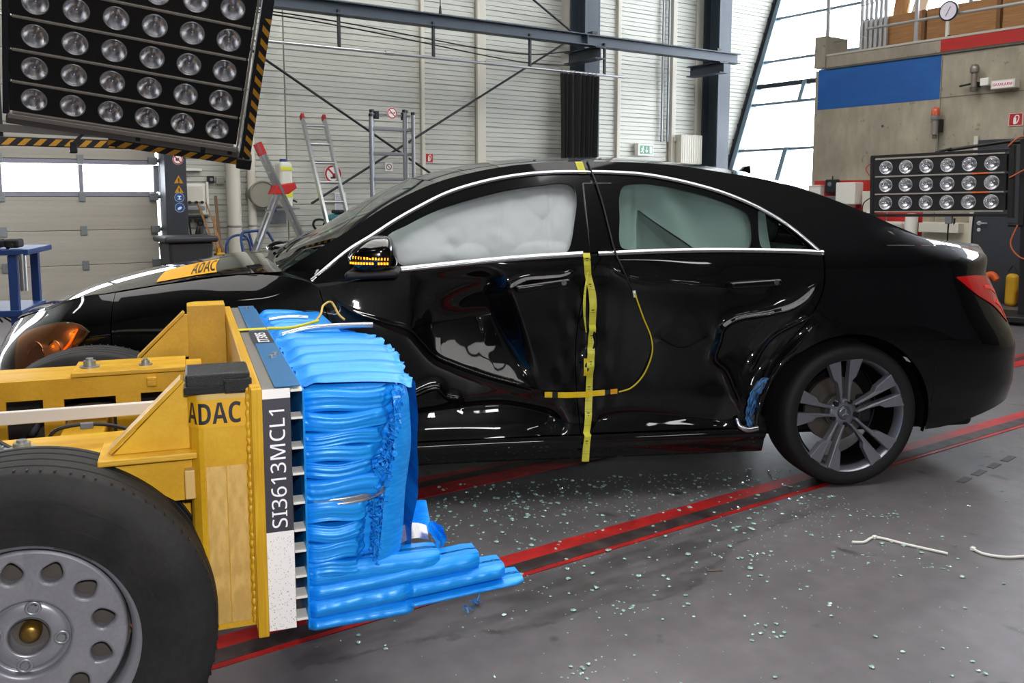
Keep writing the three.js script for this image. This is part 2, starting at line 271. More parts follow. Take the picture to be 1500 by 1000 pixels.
// dents: ridges (bright creases) on a pushed-in field. [points, height, reach to the first side, reach to the second side]
const RIDGES = [
  [[[-0.95, 0.96], [-0.905, 0.901], [-0.832, 0.837], [-0.712, 0.793], [-0.604, 0.757], [-0.555, 0.706], [-0.495, 0.642], [-0.426, 0.609], [-0.356, 0.581], [-0.271, 0.55], [-0.157, 0.515], [-0.04, 0.465]], 0.03, 0.10, 0.02],
  [[[-0.7, 0.38], [-0.581, 0.391], [-0.329, 0.415], [-0.215, 0.416], [-0.042, 0.374], [0.08, 0.317]], -0.045, 0.03, 0.10],
  [[[-0.66, 0.46], [-0.607, 0.474], [-0.496, 0.507], [-0.455, 0.471], [-0.37, 0.455]], 0.018, 0.015, 0.03],
  [[[1.17, 0.93], [1.055, 0.829], [0.932, 0.788], [0.779, 0.762], [0.724, 0.728], [0.714, 0.676], [0.698, 0.594], [0.754, 0.542], [0.788, 0.466], [0.821, 0.375], [0.817, 0.315]], 0.03, 0.10, 0.022],
  [[[1.137, 0.754], [1.031, 0.637], [0.957, 0.535], [0.899, 0.402]], 0.024, 0.02, 0.04],
  [[[1.12, 0.79], [0.966, 0.698], [0.907, 0.611], [0.863, 0.523]], 0.012, 0.012, 0.03],
  [[[0.2, 0.995], [0.245, 0.985], [0.334, 0.941], [0.543, 0.92], [0.76, 0.9]], 0.012, 0.06, 0.02],
  [[[-0.3, 0.88], [-0.228, 0.894], [-0.129, 0.943], [-0.044, 0.95], [0.042, 0.96], [0.099, 0.993]], 0.014, 0.012, 0.04],
  [[[0.12, 0.285], [0.159, 0.292], [0.209, 0.34], [0.328, 0.359], [0.556, 0.343], [0.806, 0.302]], -0.022, 0.05, 0.06],
  [[[0.155, 0.76], [0.175, 0.68], [0.15, 0.6], [0.18, 0.52]], 0.012, 0.012, 0.02],
  [[[0.42, 0.7], [0.55, 0.64], [0.68, 0.7]], 0.006, 0.1, 0.05],
].map(([pts, h, a, b]) => { const f = track(pts), n = 60; return [Array.from({ length: n + 1 }, (_, i) => f(i / n)), h, a, b]; });
function ridge(x, y) {
  let s = 0;
  for (const [pts, h, ra, rb] of RIDGES) {
    let best = 9, side = 1, endk = 1;
    for (let i = 0; i < pts.length - 1; i++) {
      const ax = pts[i][0], ay = pts[i][1], dx = pts[i + 1][0] - ax, dy = pts[i + 1][1] - ay, t = clamp(((x - ax) * dx + (y - ay) * dy) / (dx * dx + dy * dy), 0, 1), px = x - ax - dx * t, py = y - ay - dy * t, d = Math.hypot(px, py);
      if (d < best) { best = d; side = dx * py - dy * px; const k = (i + t) / (pts.length - 1); endk = Math.min(1, k * 7, (1 - k) * 7); }
    }
    if (best > 0.5) continue;
    const r = side > 0 ? ra : rb, q = Math.sqrt(best * best + 9e-6) - 0.003; s += sstep(0, 1, endk) * (h * Math.exp(-q / r) + (h > 0 ? Math.min(0.007, h * 0.3) * Math.exp(-((best / 0.0085) ** 2)) : 0));
  }
  return s;
}
const bump = (x, y, cx, cy, sx, sy) => Math.exp(-(((x - cx) / sx) ** 2) - (((y - cy) / sy) ** 2));
const dishEdge = table([[-0.7, 0.79], [-0.604, 0.757], [-0.555, 0.706], [-0.495, 0.642], [-0.426, 0.609], [-0.356, 0.581], [-0.271, 0.55], [-0.157, 0.515], [-0.04, 0.465]]);
function dent(x, y) {
  if (x < -1.05 || x > 1.25 || y > 1.03 || y < 0.15) return 0;
  const edge = sstep(1.03, 0.95, y) * sstep(-0.96, -0.5, x) * sstep(0.22, 0.34, y);
  let d = 0.06 * bump(x, y, -0.45, 0.6, 0.42, 0.36) + 0.065 * bump(x, y, 0.18, 0.6, 0.28, 0.36) + 0.05 * bump(x, y, 0.62, 0.52, 0.32, 0.22) + 0.05 * bump(x, y, 0.86, 0.62, 0.16, 0.2);
  const yr = dishEdge(x), yv = 0.775 + 0.1 * (x + 0.4), side = sstep(-0.66, -0.58, x) * sstep(-0.08, -0.2, x + 0.35 * (y - 0.62)), peak = 0.6 * Math.max(0, yv - yr);
  d += side * (y < yr ? 0 : y < yv ? 0.6 * (y - yr) : peak * Math.exp(-Math.pow((y - yv) / 0.16, 1.7)));
  d += 0.012 * (fbm(x * 4 + 3, y * 4, 3) - 0.5) * bump(x, y, 0, 0.6, 0.9, 0.3);
  const fold = bump(x, y, 0.12, 0.6, 0.12, 0.3) * 0.02 * (noise2(x * 22, y * 12) - 0.5) + bump(x, y, 1.0, 0.55, 0.15, 0.2) * 0.018 * (noise2((x - y * 0.6) * 26, (x + y) * 5) - 0.5);
  return edge * (d + fold - ridge(x, y));
}
function Zbase(x, y) {
  const xe = x < -1.72 ? Math.min(-1.72, x - backF(y) * sstep(-1.72, -2.1, x)) : x > 1.55 ? x + backR(y) * sstep(1.55, 2.05, x) : x;
  let z = Bw(xe) - inset(y) * clamp(Bw(xe) / 0.8, 0, 1);
  if (x < -0.95) { const t = clamp((y - (topF(x) - 0.14)) / 0.14, 0, 1); z -= lerp(0.05, 0.085, sstep(-1.1, -1.9, x)) * t * t * sstep(-0.95, -1.2, x) * clamp(z / 0.4, 0, 1); }
  if (x > 1.4) { const t = clamp((y - (topR(x) - 0.09)) / 0.09, 0, 1); z -= 0.05 * t * t * sstep(1.4, 1.8, x) * clamp(z / 0.4, 0, 1); }
  return Math.max(z, 0);
}
const Zs = (x, y) => Zbase(x, y) - dent(x, y);
// a body panel between four edges (bottom, top, left, right lists of [x, y]) laid on a side surface, with a folded edge
function panel(B, T, L, R, nu, nv, zf, off = 0, fold = 0.022, mirror = 1) {
  const b = track(B), t = track(T), l = track(L), r = track(R), c = (i) => [b(0), b(1), t(0), t(1)][i];
  const xy = (u, v) => { const o = []; for (let k = 0; k < 2; k++) o.push((1 - v) * b(u)[k] + v * t(u)[k] + (1 - u) * l(v)[k] + u * r(v)[k] - ((1 - u) * (1 - v) * c(0)[k] + u * (1 - v) * c(1)[k] + (1 - u) * v * c(2)[k] + u * v * c(3)[k])); return o; };
  const f = (x, y) => zf(x, y) + off, e = 0.0015;
  const g = grid(nu, nv, (u, v) => { const [x, y] = xy(u, v); return [x, y, f(x, y) * mirror, x, y]; });
  const p = g.attributes.position, n = g.attributes.normal;
  for (let i = 0; i < p.count; i++) { const x = p.getX(i), y = p.getY(i), gx = (f(x + e, y) - f(x - e, y)) / (2 * e), gy = (f(x, y + e) - f(x, y - e)) / (2 * e), k = 1 / Math.hypot(gx, gy, 1); n.setXYZ(i, -gx * k, -gy * k, k * mirror); }
  if (!fold) return g;
  const skirt = (m, w) => grid(m, 1, (s, v) => { const [x, y] = xy(...w(s)); return [x, y, (f(x, y) - v * fold) * mirror, x, y]; });
  return merge([g, skirt(nu, (s) => [s, 0]), skirt(nu, (s) => [s, 1]), skirt(nv, (s) => [0, s]), skirt(nv, (s) => [1, s])]);
}
const CL_F = [[-0.985, 0.958], [-0.84, 1.074], [-0.748, 1.129], [-0.654, 1.188], [-0.558, 1.241], [-0.433, 1.301], [-0.298, 1.343], [-0.162, 1.371], [-0.024, 1.387], [0.115, 1.392], [0.281, 1.391], [0.423, 1.383], [0.545, 1.364], [0.665, 1.337], [0.785, 1.302], [0.903, 1.254], [0.979, 1.213], [1.053, 1.163], [1.124, 1.1], [1.186, 1.038]];
const CU = [[-1.10, 0.992], [-0.95, 1.085], [-0.815, 1.165], [-0.715, 1.23], [-0.61, 1.288], [-0.47, 1.347], [-0.31, 1.39], [-0.15, 1.418], [0.02, 1.433], [0.25, 1.438], [0.45, 1.433], [0.63, 1.418], [0.8, 1.393], [0.97, 1.366], [1.12, 1.329], [1.27, 1.281], [1.42, 1.221], [1.55, 1.167], [1.72, 1.103]];
const car = thing('car', 'black saloon car with crushed doors, inflated white airbag and yellow measuring tape', 'car', CAR.p, CAR.turn);
const shut = 0.004;
const rearEdge = [[1.188, 1.03], [1.186, 0.982], [1.172, 0.89], [1.115, 0.79], [1.015, 0.66], [0.93, 0.54], [0.886, 0.4], [0.878, 0.288]];
const gapD = [[0.11, 0.288], [0.098, 0.45], [0.092, 0.62], [0.098, 0.75], [0.12, 0.88], [0.155, 0.97], [0.2, 1.046]];
const sh = (pts, dx, dy = 0) => pts.map(([x, y]) => [x + dx, y + dy]);
{
  // doors, wing, quarter, bumpers
  const fl = [[-0.86, 0.288], [-0.87, 0.5], [-0.9, 0.72], [-0.955, 0.93]];
  mesh('front_door', panel([[-0.86, 0.288], [-0.4, 0.287], [0.11, 0.288]], [[-0.955, 0.93], [-0.64, 0.986], [-0.197, 1.022], [0.2, 1.046]], fl, gapD, 230, 150, Zs), paint, car);
  mesh('rear_door', panel([[0.11 + shut, 0.288], [0.5, 0.289], [0.878 - shut, 0.288]], [[0.2 + shut, 1.046], [0.6, 1.049], [1.0, 1.043], [1.188 - shut, 1.03]], sh(gapD, shut), sh(rearEdge, -shut).reverse(), 210, 150, Zs), paint, car);
  const arch = []; for (let i = 0; i <= 24; i++) { const a = (184 - i * 193 / 24) * D; arch.push([1.307 + 0.4 * Math.cos(a), 0.292 + 0.4 * Math.sin(a)]); }
  arch[0] = [0.905, 0.288];
  const qTop = [[1.188 + shut, 1.03], [1.35, 1.066], [1.55, 1.07], [1.76, 1.066]];
  mesh('rear_quarter_panel', panel(arch, qTop, [...sh(rearEdge, shut)].reverse().map((p, i) => (i === 0 ? [0.905, 0.288] : p)), [arch[24], [1.716, 0.45], [1.735, 0.75], [1.76, 1.066]], 90, 60, Zs), paint, car);
  // tail: both sides in one sweep around the back
  const tail = (y0, y1, x0, x1) => grid(120, 24, (u, v) => {
    const s = u < 0.5 ? 1 : -1, w = Math.sin((u < 0.5 ? u : 1 - u) * Math.PI), yA = lerp(y0(x0), y0(2.3), sstep(0, 1, w)), y = lerp(yA, lerp(y1(x0), y1(2.2), sstep(0, 1, w)), v), xs = x0 + (x1 - x0) * v, x = lerp(xs, tipAtR(y), w);
    return [x, y, s * Zbase(Math.min(x, tipAtR(y)), y)];
  });
  const bumperLow = table([[1.7, 0.24], [2.1, 0.33], [2.3, 0.345]]), bumperHigh = table([[1.7, 0.655], [2.0, 0.625], [2.3, 0.60]]);
  mesh('rear_bumper', tail(bumperLow, bumperHigh, 1.706, 1.728), paint, car);
  mesh('rear_wing_panel', tail((x) => bumperHigh(x) + 0.004, (x) => topR(x) - (x < 1.8 ? 0.03 : 0.035), 1.728, 1.76), paint, car);
  mesh('bumper_underside', grid(60, 4, (u, v) => { const a = lerp(-1, 1, u); return [lerp(1.72, 2.27, v) * 1, lerp(0.245, 0.35, v), a * lerp(0.8, 0.6, v)]; }), satin, car);
  // front wing and nose
  const fArch = []; for (let i = 0; i <= 20; i++) { const a = (176 - i * 172 / 20) * D; fArch.push([-1.36 + 0.37 * Math.cos(a), 0.3 + 0.37 * Math.sin(a)]); }
  mesh('front_wing', panel([...fArch, [-0.95, 0.288], [-0.86 - shut, 0.288]], [[-1.74, topF(-1.74) - 0.006], [-1.5, topF(-1.5) - 0.006], [-1.2, 0.98], [-1.0, 0.955], [-0.955 - shut, 0.93]], [fArch[0], [-1.735, 0.6], [-1.74, topF(-1.74) - 0.006]], sh(fl, -shut), 90, 60, Zs), paint, car);
  const nose = grid(140, 36, (u, v) => {
    const s = u < 0.5 ? 1 : -1, w = Math.sin((u < 0.5 ? u : 1 - u) * Math.PI), hi = lerp(topF(-1.74), topF(-2.32), w * w) - 0.006, y = lerp(0.2, hi, v), x = lerp(-1.742, tipAtF(y), w);
    return [x, y, s * Zbase(Math.max(x, tipAtF(y)), y)];
  });
  mesh('front_bumper', nose, paint, car);
  mesh('bonnet', grid(60, 60, (u, v) => {
    const xe = lerp(-1.08, -2.31, u), ze = Zbase(xe, topF(xe) - 0.004), a = lerp(1, -1, v), q = 1 - a * a, xc = lerp(-1.2, -2.335, u), yc = topF(xe) + lerp(0.028, 0.006, u * u);
    return [lerp(xe, xc, q), lerp(topF(xe), yc, q), a * ze];
  }), paint, car);
  // yellow club sticker on the bonnet
  const stick = canvasTex(512, 160, (c, w, h) => { c.fillStyle = '#e2a613'; c.fillRect(0, 0, w, h); c.fillStyle = '#15120c'; c.font = 'bold 178px sans-serif'; c.textAlign = 'right'; c.setTransform(0.46, 0, 0, 1, 0, 0); c.fillText('ADAC', (w - 8) / 0.46, 144); });
  mesh('bonnet_sticker', grid(24, 12, (u, v) => { const xe = lerp(lerp(-1.585, -1.345, u), lerp(-1.56, -1.33, u), v), a = lerp(lerp(0.93, 0.9, u), lerp(0.45, 0.3, u), v), t = (-1.08 - xe) / 1.23, ze = Zbase(xe, topF(xe) - 0.004), q = 1 - a * a; return [lerp(xe, lerp(-1.2, -2.335, t), q), lerp(topF(xe), topF(xe) + lerp(0.028, 0.006, t * t), q) + 0.003, a * ze, u, v]; }), std(0xffffff, 0.45, 0, { map: stick }), car);
  // pillars, roof, screens, boot
  const CLx = [...CL_F, [1.32, 1.058], [1.5, 1.073], [1.76, 1.068]];
  const fr = track(CLx), fu = track(CU), sn = (u) => u;
  for (const s of [1, -1]) {
    const g = grid(220, 10, (u, v) => { const a = fr(u), b = fu(u), x = lerp(a[0], b[0], v), y = lerp(a[1], b[1], v); return [x, y, s * Zs(x, y)]; });
    const p = g.attributes.position, n = g.attributes.normal, e = 0.002;
    for (let i = 0; i < p.count; i++) { const x = p.getX(i), y = p.getY(i), gx = (Zs(x + e, y) - Zs(x - e, y)) / (2 * e), gy = (Zs(x, y + e) - Zs(x, y - e)) / (2 * e), k = 1 / Math.hypot(gx, gy, 1); n.setXYZ(i, -gx * k, -gy * k, s * k); }
    mesh('side_frame', g, paint, car);
  }
  const cross = (centre, i0, i1, pw, nu) => { const f = track(CU.slice(i0, i1 + 1)), c = track(centre); return grid(nu, 48, (u, v) => { const e = f(u), m = c(u), ze = Zs(e[0], e[1]), a = lerp(1, -1, v), q = 1 - Math.pow(Math.abs(a), pw); return [lerp(e[0], m[0], q), lerp(e[1], m[1], q), a * ze]; }); };
  const tint = new THREE.MeshPhysicalMaterial({ color: 0xbfd2c6, transmission: 1, roughness: 0.02, thickness: 0, side: THREE.DoubleSide });
  const tintDark = new THREE.MeshPhysicalMaterial({ color: 0x46504c, transmission: 1, roughness: 0.02, thickness: 0, side: THREE.DoubleSide });
  mesh('windscreen', cross([[-1.22, 1.0], [-1.0, 1.13], [-0.78, 1.262], [-0.56, 1.372]], 0, 5, 2.2, 40), tint, car);
  mesh('roof', cross([[-0.56, 1.372], [-0.36, 1.424], [-0.15, 1.457], [0.02, 1.472], [0.25, 1.479], [0.45, 1.474], [0.63, 1.46], [0.8, 1.449], [1.0, 1.422]], 5, 13, 2.4, 60), paint, car);
  mesh('rear_window', cross([[1.0, 1.422], [1.2, 1.372], [1.4, 1.298], [1.6, 1.208], [1.84, 1.108]], 13, 18, 2.3, 40), tintDark, car);
  mesh('boot_lid', grid(40, 48, (u, v) => { const x = lerp(1.7, 2.2, u), y = topR(x) - 0.032, ze = Zbase(Math.min(x, tipAtR(y) - 0.002), y), a = lerp(1, -1, v), q = 1 - Math.pow(Math.abs(a), 3); const lip = 0.012 * sstep(0.86, 0.97, u); return [x + 0.05 * q * u, y + (0.036 + lip) * sstep(0, 0.35, q), a * ze]; }), paint, car);
  mesh('roof_antenna', extrude(poly([[-0.07, -0.03], [0.05, -0.03], [0.04, 0.05], [0.01, 0.047], [-0.025, 0.02]]), 0.02, 0.006).translate(1.17, 1.395, -0.01), gloss, car);
  mesh('scuttle', grid(6, 30, (u, v) => { const a = lerp(1, -1, v), q = 1 - a * a; return [lerp(lerp(-1.075, -1.19, q), lerp(-1.10, -1.225, q), u), lerp(0.992, 1.018, q) + 0.004, a * 0.74]; }), satin, car);
  for (const z of [0.25, -0.35]) mesh('wiper', merge([tube([[-1.18, 1.03, z], [-1.15, 1.05, z - 0.2], [-1.06, 1.09, z - 0.45 + 0.1]], 0.008, 30, 6), tube([[-1.13, 1.055, z + 0.05], [-1.11, 1.075, z - 0.15], [-1.0, 1.11, z - 0.4]], 0.006, 30, 6)]), M.black, car);
  mesh('far_mirror', new THREE.SphereGeometry(1, 24, 14).scale(0.11, 0.05, 0.1).translate(-1.2, 1.0, -0.62), gloss, car);
  // dark skins behind the panels, wheel houses, floor pan, sill
  mesh('inner_shell', panel([[-1.0, 0.24], [0, 0.24], [0.98, 0.24]], [[-1.0, 0.93], [-0.2, 1.0], [1.2, 1.02]], [[-1.0, 0.24], [-1.0, 0.93]], [[0.98, 0.24], [1.05, 0.7], [1.2, 1.02]], 40, 20, Zbase, -0.32, 0), satin, car);
  mesh('far_side', panel([[-0.99, 0.24], [0, 0.24], [0.92, 0.24]], [[-0.99, 0.94], [-0.2, 1.02], [1.19, 1.03]], [[-0.99, 0.24], [-0.99, 0.94]], [[0.92, 0.24], [1.02, 0.66], [1.19, 1.03]], 40, 20, Zbase, 0, 0.02, -1), paint, car);
  mesh('far_quarter_panel', panel(arch, qTop, [[0.905, 0.288], [1.02, 0.66], [1.19, 1.03]], [arch[24], [1.716, 0.45], [1.76, 1.066]], 40, 20, Zbase, 0, 0.02, -1), paint, car);
  mesh('far_front_wing', panel([...fArch, [-0.99, 0.288]], [[-1.74, topF(-1.74) - 0.006], [-1.3, 0.97], [-0.99, 0.94]], [fArch[0], [-1.74, topF(-1.74) - 0.006]], [[-0.99, 0.288], [-0.99, 0.94]], 40, 20, Zbase, 0, 0.02, -1), paint, car);
  const house = (x) => grid(40, 4, (u, v) => { const a = lerp(-8, 188, u) * D; return [x + 0.395 * Math.cos(a), 0.3 + 0.395 * Math.sin(a), -0.34 * v - 0.03]; });
  for (const [x, s] of [[1.307, 1], [-1.36, 1], [1.307, -1], [-1.36, -1]]) mesh('wheel_house', merge([house(x).translate(0, 0, 0.86 - (s < 0 ? 1.38 : 0)), new THREE.CircleGeometry(0.395, 32, -8 * D, 196 * D).translate(x, 0.3, s * 0.5)]), satin, car);
  mesh('floor_pan', rbox(4.2, 0.1, 1.3, 0.03, 0, 0.24, 0), satin, car);
  mesh('sill', grid(60, 12, (u, v) => { const x = lerp(-0.93, 0.93, u), t = v; const y = lerp(0.285, 0.176 - 0.008 * u, Math.min(1, t * 1.25)), z = 0.86 - 0.05 * Math.pow(t, 2) + 0.014 * Math.sin(Math.min(1, t * 3) * Math.PI) - (t > 0.8 ? (t - 0.8) * 1.2 : 0) - 0.02 * bump(x, 0, -0.3, 0, 0.5, 1); return [x, y, z]; }), paint, car);
  // chrome: window line and waist rail
  const strip = (pts, w, off, n = 120) => { const f = track(pts); return grid(n, 6, (u, v) => { const a = f(u), b = f(Math.min(1, u + 0.004)), c0 = f(Math.max(0, u - 0.004)); let tx = b[0] - c0[0], ty = b[1] - c0[1]; const k = 1 / Math.hypot(tx, ty); tx *= k; ty *= k; const s = (v - 0.5) * w, x = a[0] - ty * s, y = a[1] + tx * s; return [x, y, Zbase(x, y) + off + 0.006 * Math.sin(v * Math.PI)]; }); };
  mesh('window_trim', strip(CL_F, 0.016, 0.002), trim, car);
  mesh('waist_trim', strip([[-0.68, 0.993], [-0.64, 0.997], [-0.195, 1.034], [0.12, 1.05]], 0.021, 0.004), trim, car);
  mesh('waist_trim', strip([[0.185, 1.051], [0.6, 1.06], [1.0, 1.054], [1.19, 1.046]], 0.018, 0.004), trim, car);
  // window frames and glass on the leaning side plane
  const onSide = (g, off) => { const p = g.attributes.position; for (let i = 0; i < p.count; i++) { const x = p.getX(i), y = p.getY(i), e = p.getZ(i); p.setZ(i, 0.829 - 0.52 * (y - 1.02) + off + e); } g.computeVertexNormals(); return g; };
  const outer = (a, b) => { const f = track(CL_F), o = []; for (let i = 0; i <= 90; i++) { const q = f(i / 90); if (q[0] > a && q[0] < b) o.push(q); } return o; };
  const smooth = (pts, n = 8) => { const c = new THREE.CatmullRomCurve3(pts.map((p) => V(p[0], p[1], 0)), true, 'centripetal'); return c.getPoints(pts.length * n).map((v) => [v.x, v.y]); };
  const gF = smooth([[-0.686, 1.122], [-0.6, 1.172], [-0.482, 1.227], [-0.303, 1.283], [-0.167, 1.315], [-0.029, 1.334], [0.07, 1.343], [0.112, 1.33], [0.12, 1.28], [0.1, 1.18], [0.06, 1.065], [0.03, 1.047], [-0.2, 1.036], [-0.45, 1.02], [-0.6, 1.009], [-0.638, 1.018], [-0.66, 1.06]]);
  const gR = smooth([[0.288, 1.08], [0.3, 1.2], [0.312, 1.29], [0.335, 1.33], [0.4, 1.341], [0.5, 1.332], [0.578, 1.318], [0.738, 1.275], [0.87, 1.216], [0.884, 1.19], [0.868, 1.08], [0.85, 1.065], [0.6, 1.066], [0.31, 1.066]]);
  const gQ = smooth([[0.93, 1.205], [0.936, 1.223], [0.955, 1.22], [1.03, 1.165], [1.085, 1.11], [1.12, 1.072], [1.1, 1.062], [0.93, 1.062], [0.915, 1.075]]);
  const frameF = poly([[-0.97, 0.955], ...outer(-0.97, 0.19), [0.19, 1.391], [0.2, 1.045], [-0.197, 1.02], [-0.64, 0.985]], [gF]);
  const frameR = poly([[0.216, 1.045], [0.206, 1.391], ...outer(0.21, 1.18), [1.18, 1.038], [0.6, 1.048]], [gR, gQ]);
  mesh('window_frame', onSide(extrude(frameF, 0.012), -0.02), gloss, car);
  mesh('window_frame', onSide(extrude(frameR, 0.012), -0.02), gloss, car);
  mesh('pillar_cover', onSide(extrude(poly([[0.15, 1.055], [0.155, 1.345], [0.28, 1.345], [0.272, 1.06]]), 0.008, 0.002), -0.008), gloss, car);
  const greenF = new THREE.MeshPhysicalMaterial({ color: 0xf6f9f9, transmission: 1, roughness: 0.02, thickness: 0, side: THREE.DoubleSide }), greenR = new THREE.MeshPhysicalMaterial({ color: 0xc6d8d2, transmission: 1, roughness: 0.02, thickness: 0, side: THREE.DoubleSide });
  mesh('front_side_window', onSide(new THREE.ShapeGeometry(poly(gF)), -0.018), greenF, car);
  mesh('rear_side_window', onSide(new THREE.ShapeGeometry(poly(gR)), -0.018), greenR, car);
  mesh('quarter_window', onSide(new THREE.ShapeGeometry(poly(gQ)), -0.018), greenR, car);
  for (const sgn of [-1]) { const q = onSide(merge([new THREE.ShapeGeometry(poly(gF)), new THREE.ShapeGeometry(poly(gR)), new THREE.ShapeGeometry(poly(gQ))]), -0.018); q.scale(1, 1, sgn); mesh('far_windows', q, greenF, car); const w = onSide(merge([extrude(frameF, 0.012), extrude(frameR, 0.012)]), -0.02); w.scale(1, 1, sgn); mesh('far_window_frames', w, gloss, car); }
  // inflated curtain airbag: pillows pressed against the glass
  const PIL = [[-0.52, 1.08, 0.12, 0.1], [-0.34, 1.05, 0.08, 0.07], [-0.33, 1.18, 0.2, 0.13], [-0.16, 1.17, 0.16, 0.16], [-0.1, 1.06, 0.1, 0.06], [-0.02, 1.26, 0.12, 0.08], [0.05, 1.18, 0.09, 0.14], [0.03, 1.06, 0.07, 0.06], [0.42, 1.2, 0.16, 0.16], [0.66, 1.2, 0.16, 0.12]];
  const bagM = phy(0xcfd0d2, 0.75, 0, { sheen: 0.3, sheenRoughness: 0.6 });
  const bag = (x0, x1, yb, yt, off) => grid(130, 70, (u, v) => {
    const x = lerp(x0, x1, u), y = lerp(yb(x), yt(x), v); let h = 0;
    for (const [cx, cy, rx, ry] of PIL) h = Math.max(h, Math.sqrt(Math.max(0, 1 - ((x - cx) / (rx * 1.35)) ** 2 - ((y - cy) / (ry * 1.45)) ** 2)));
    let wr = 0; for (const [cx, cy] of PIL.slice(0, 8)) { const a = Math.atan2(y - cy, x - cx), r = Math.hypot(x - cx, y - cy); wr += Math.sin(a * 9 + cx * 40) * Math.exp(-((r - 0.11) ** 2) / 0.0016); }
    const seams = Math.exp(-(((x + 0.21 - (y - 1.2) * 0.12) / 0.004) ** 2)) + Math.exp(-(((x - 0.005 - (y - 1.2) * 0.05) / 0.005) ** 2));
    return [x, y, 0.829 - 0.52 * (y - 1.02) + off + 0.065 * h - 0.012 + 0.0016 * wr - 0.006 * seams + 0.004 * (fbm(x * 9, y * 9, 3) - 0.5) - 0.06 * Math.pow(Math.abs(2 * v - 1), 6)];
  });
  mesh('curtain_airbag', bag(-0.76, 0.2, () => 0.98, table([[-0.76, 1.1], [-0.48, 1.25], [-0.3, 1.31], [0, 1.37], [0.2, 1.38]]), -0.095), bagM, car);
  mesh('curtain_airbag', grid(60, 40, (u, v) => { const x = lerp(0.22, 1.0, u), yb = lerp(1.0, 1.32, sstep(0.48, 0.3, x) * 0 + clamp((0.72 - x) / 0.42, -0.1, 0.78)), y = lerp(Math.max(0.99, Math.min(yb, 1.33) - (x < 0.42 ? 0.3 : 0) * sstep(0.42, 0.36, x)), 1.385 - 0.3 * Math.max(0, x - 0.5) ** 1.3, v); return [x, y, 0.745 - 0.5 * (y - 1.02) - 0.02 * Math.cos(v * 3.1) + 0.02 * Math.sin(u * 15 + v * 3)]; }), bagM, car);
  mesh('rear_fill_sheet', grid(60, 30, (u, v) => { const x = lerp(0.2, 1.02, u), y = lerp(0.9, 1.36 - 0.3 * Math.max(0, x - 0.55) ** 1.3, v); return [x, y, 0.6 - 0.35 * (y - 1.02) - 0.05 * Math.pow(Math.abs(2 * v - 1), 4) + 0.012 * Math.sin(u * 11) + 0.012 * Math.exp(-(((x - 0.43) / 0.02) ** 2)) + 0.03 * Math.sqrt(Math.max(0, 1 - ((x - 0.75) / 0.14) ** 2 - ((y - 1.1) / 0.16) ** 2))]; }), bagM, car);  // pale sheet added behind the rear window to lighten the view through it
  const seatM = std(0x2a2b2b, 0.7), lining = std(0xa9aaa4, 0.8);
  for (const [x, z] of [[0.2, 0.36], [0.2, -0.36], [1.0, 0.34], [1.0, -0.34]]) { const s = mesh('seat', merge([rbox(0.5, 0.16, 0.5, 0.06, x - 0.35, 0.48, z), rbox(0.16, 0.62, 0.48, 0.06, x, 0.78, z, 0, 0, -0.25)]), seatM, car); mesh('headrest', rbox(0.1, 0.2, 0.27, 0.045, x + 0.12, 1.17, z, 0, 0, -0.2, 3), seatM, s); }
  mesh('parcel_shelf', box(0.5, 0.02, 1.2, 1.4, 1.0, 0), satin, car);
  mesh('headlining', grid(10, 6, (u, v) => { const x = lerp(-0.4, 1.0, u), z = lerp(-0.56, 0.56, v); return [x, 1.375 - 0.12 * ((x - 0.25) ** 2) + 0.03 * (1 - (z / 0.56) ** 2), z]; }), lining, car);
  mesh('dashboard', rbox(0.5, 0.35, 1.3, 0.08, -0.95, 0.82, 0), satin, car);
  // handles
  const handle = (x, y, tilt) => { const h = mesh('door_handle', merge([rbox(0.23, 0.03, 0.028, 0.013, 0, 0, 0.03, 0, 0, 0, 3), rbox(0.03, 0.03, 0.04, 0.01, -0.1, 0, 0.01), rbox(0.03, 0.03, 0.04, 0.01, 0.1, 0, 0.01)]), paint, car); h.position.set(x, y, Zs(x, y)); h.rotation.z = tilt; mesh('lock_cap', rod([0.085, 0.002, 0.04], [0.085, 0.002, 0.047], 0.011, 14), trim, h); return h; };
  handle(-0.06, 0.925, 0.12); handle(0.86, 0.918, 0.05);
  mesh('handle_recess', grid(20, 10, (u, v) => { const a = lerp(0, Math.PI * 2, u); return [0.86 + 0.12 * v * Math.cos(a), 0.905 + 0.034 * v * Math.sin(a), Zs(0.86, 0.9) + 0.0025 - 0.0 * v]; }), gloss, car);
  // mirror with its flashing amber repeater
  const mir = mesh('door_mirror', grid(36, 24, (u, v) => { const a = u * Math.PI * 2, b = lerp(-Math.PI / 2, Math.PI / 2, v), cb = Math.sign(Math.cos(b)) * Math.pow(Math.abs(Math.cos(b)), 0.7), sx = Math.sign(Math.cos(a)) * Math.pow(Math.abs(Math.cos(a)), 0.62), sz = Math.sign(Math.sin(a)) * Math.pow(Math.abs(Math.sin(a)), 0.8), y = Math.sin(b), wdt = y > 0 ? lerp(1, 0.66, y) : lerp(1, 0.94, -y); return [0.096 * cb * sx * wdt + 0.03 * Math.max(0, y) + 0.012, 0.075 * Math.sign(y) * Math.pow(Math.abs(y), 0.85) + 0.0, 0.115 * cb * sz]; }), gloss, car);
  mir.position.set(-0.755, 1.063, 0.965); mir.rotation.y = -0.12;
  mesh('mirror_foot', rbox(0.13, 0.035, 0.14, 0.014, -0.005, -0.07, -0.1), satin, mir);
  mesh('mirror_shell_base', rbox(0.2, 0.03, 0.2, 0.014, 0.012, -0.066, 0.0, 0, 0, 0.04), satin, mir);
  const amber = new THREE.MeshStandardMaterial({ color: 0xffa31a, emissive: 0xff8c0a, emissiveIntensity: 3.2, roughness: 0.3 });
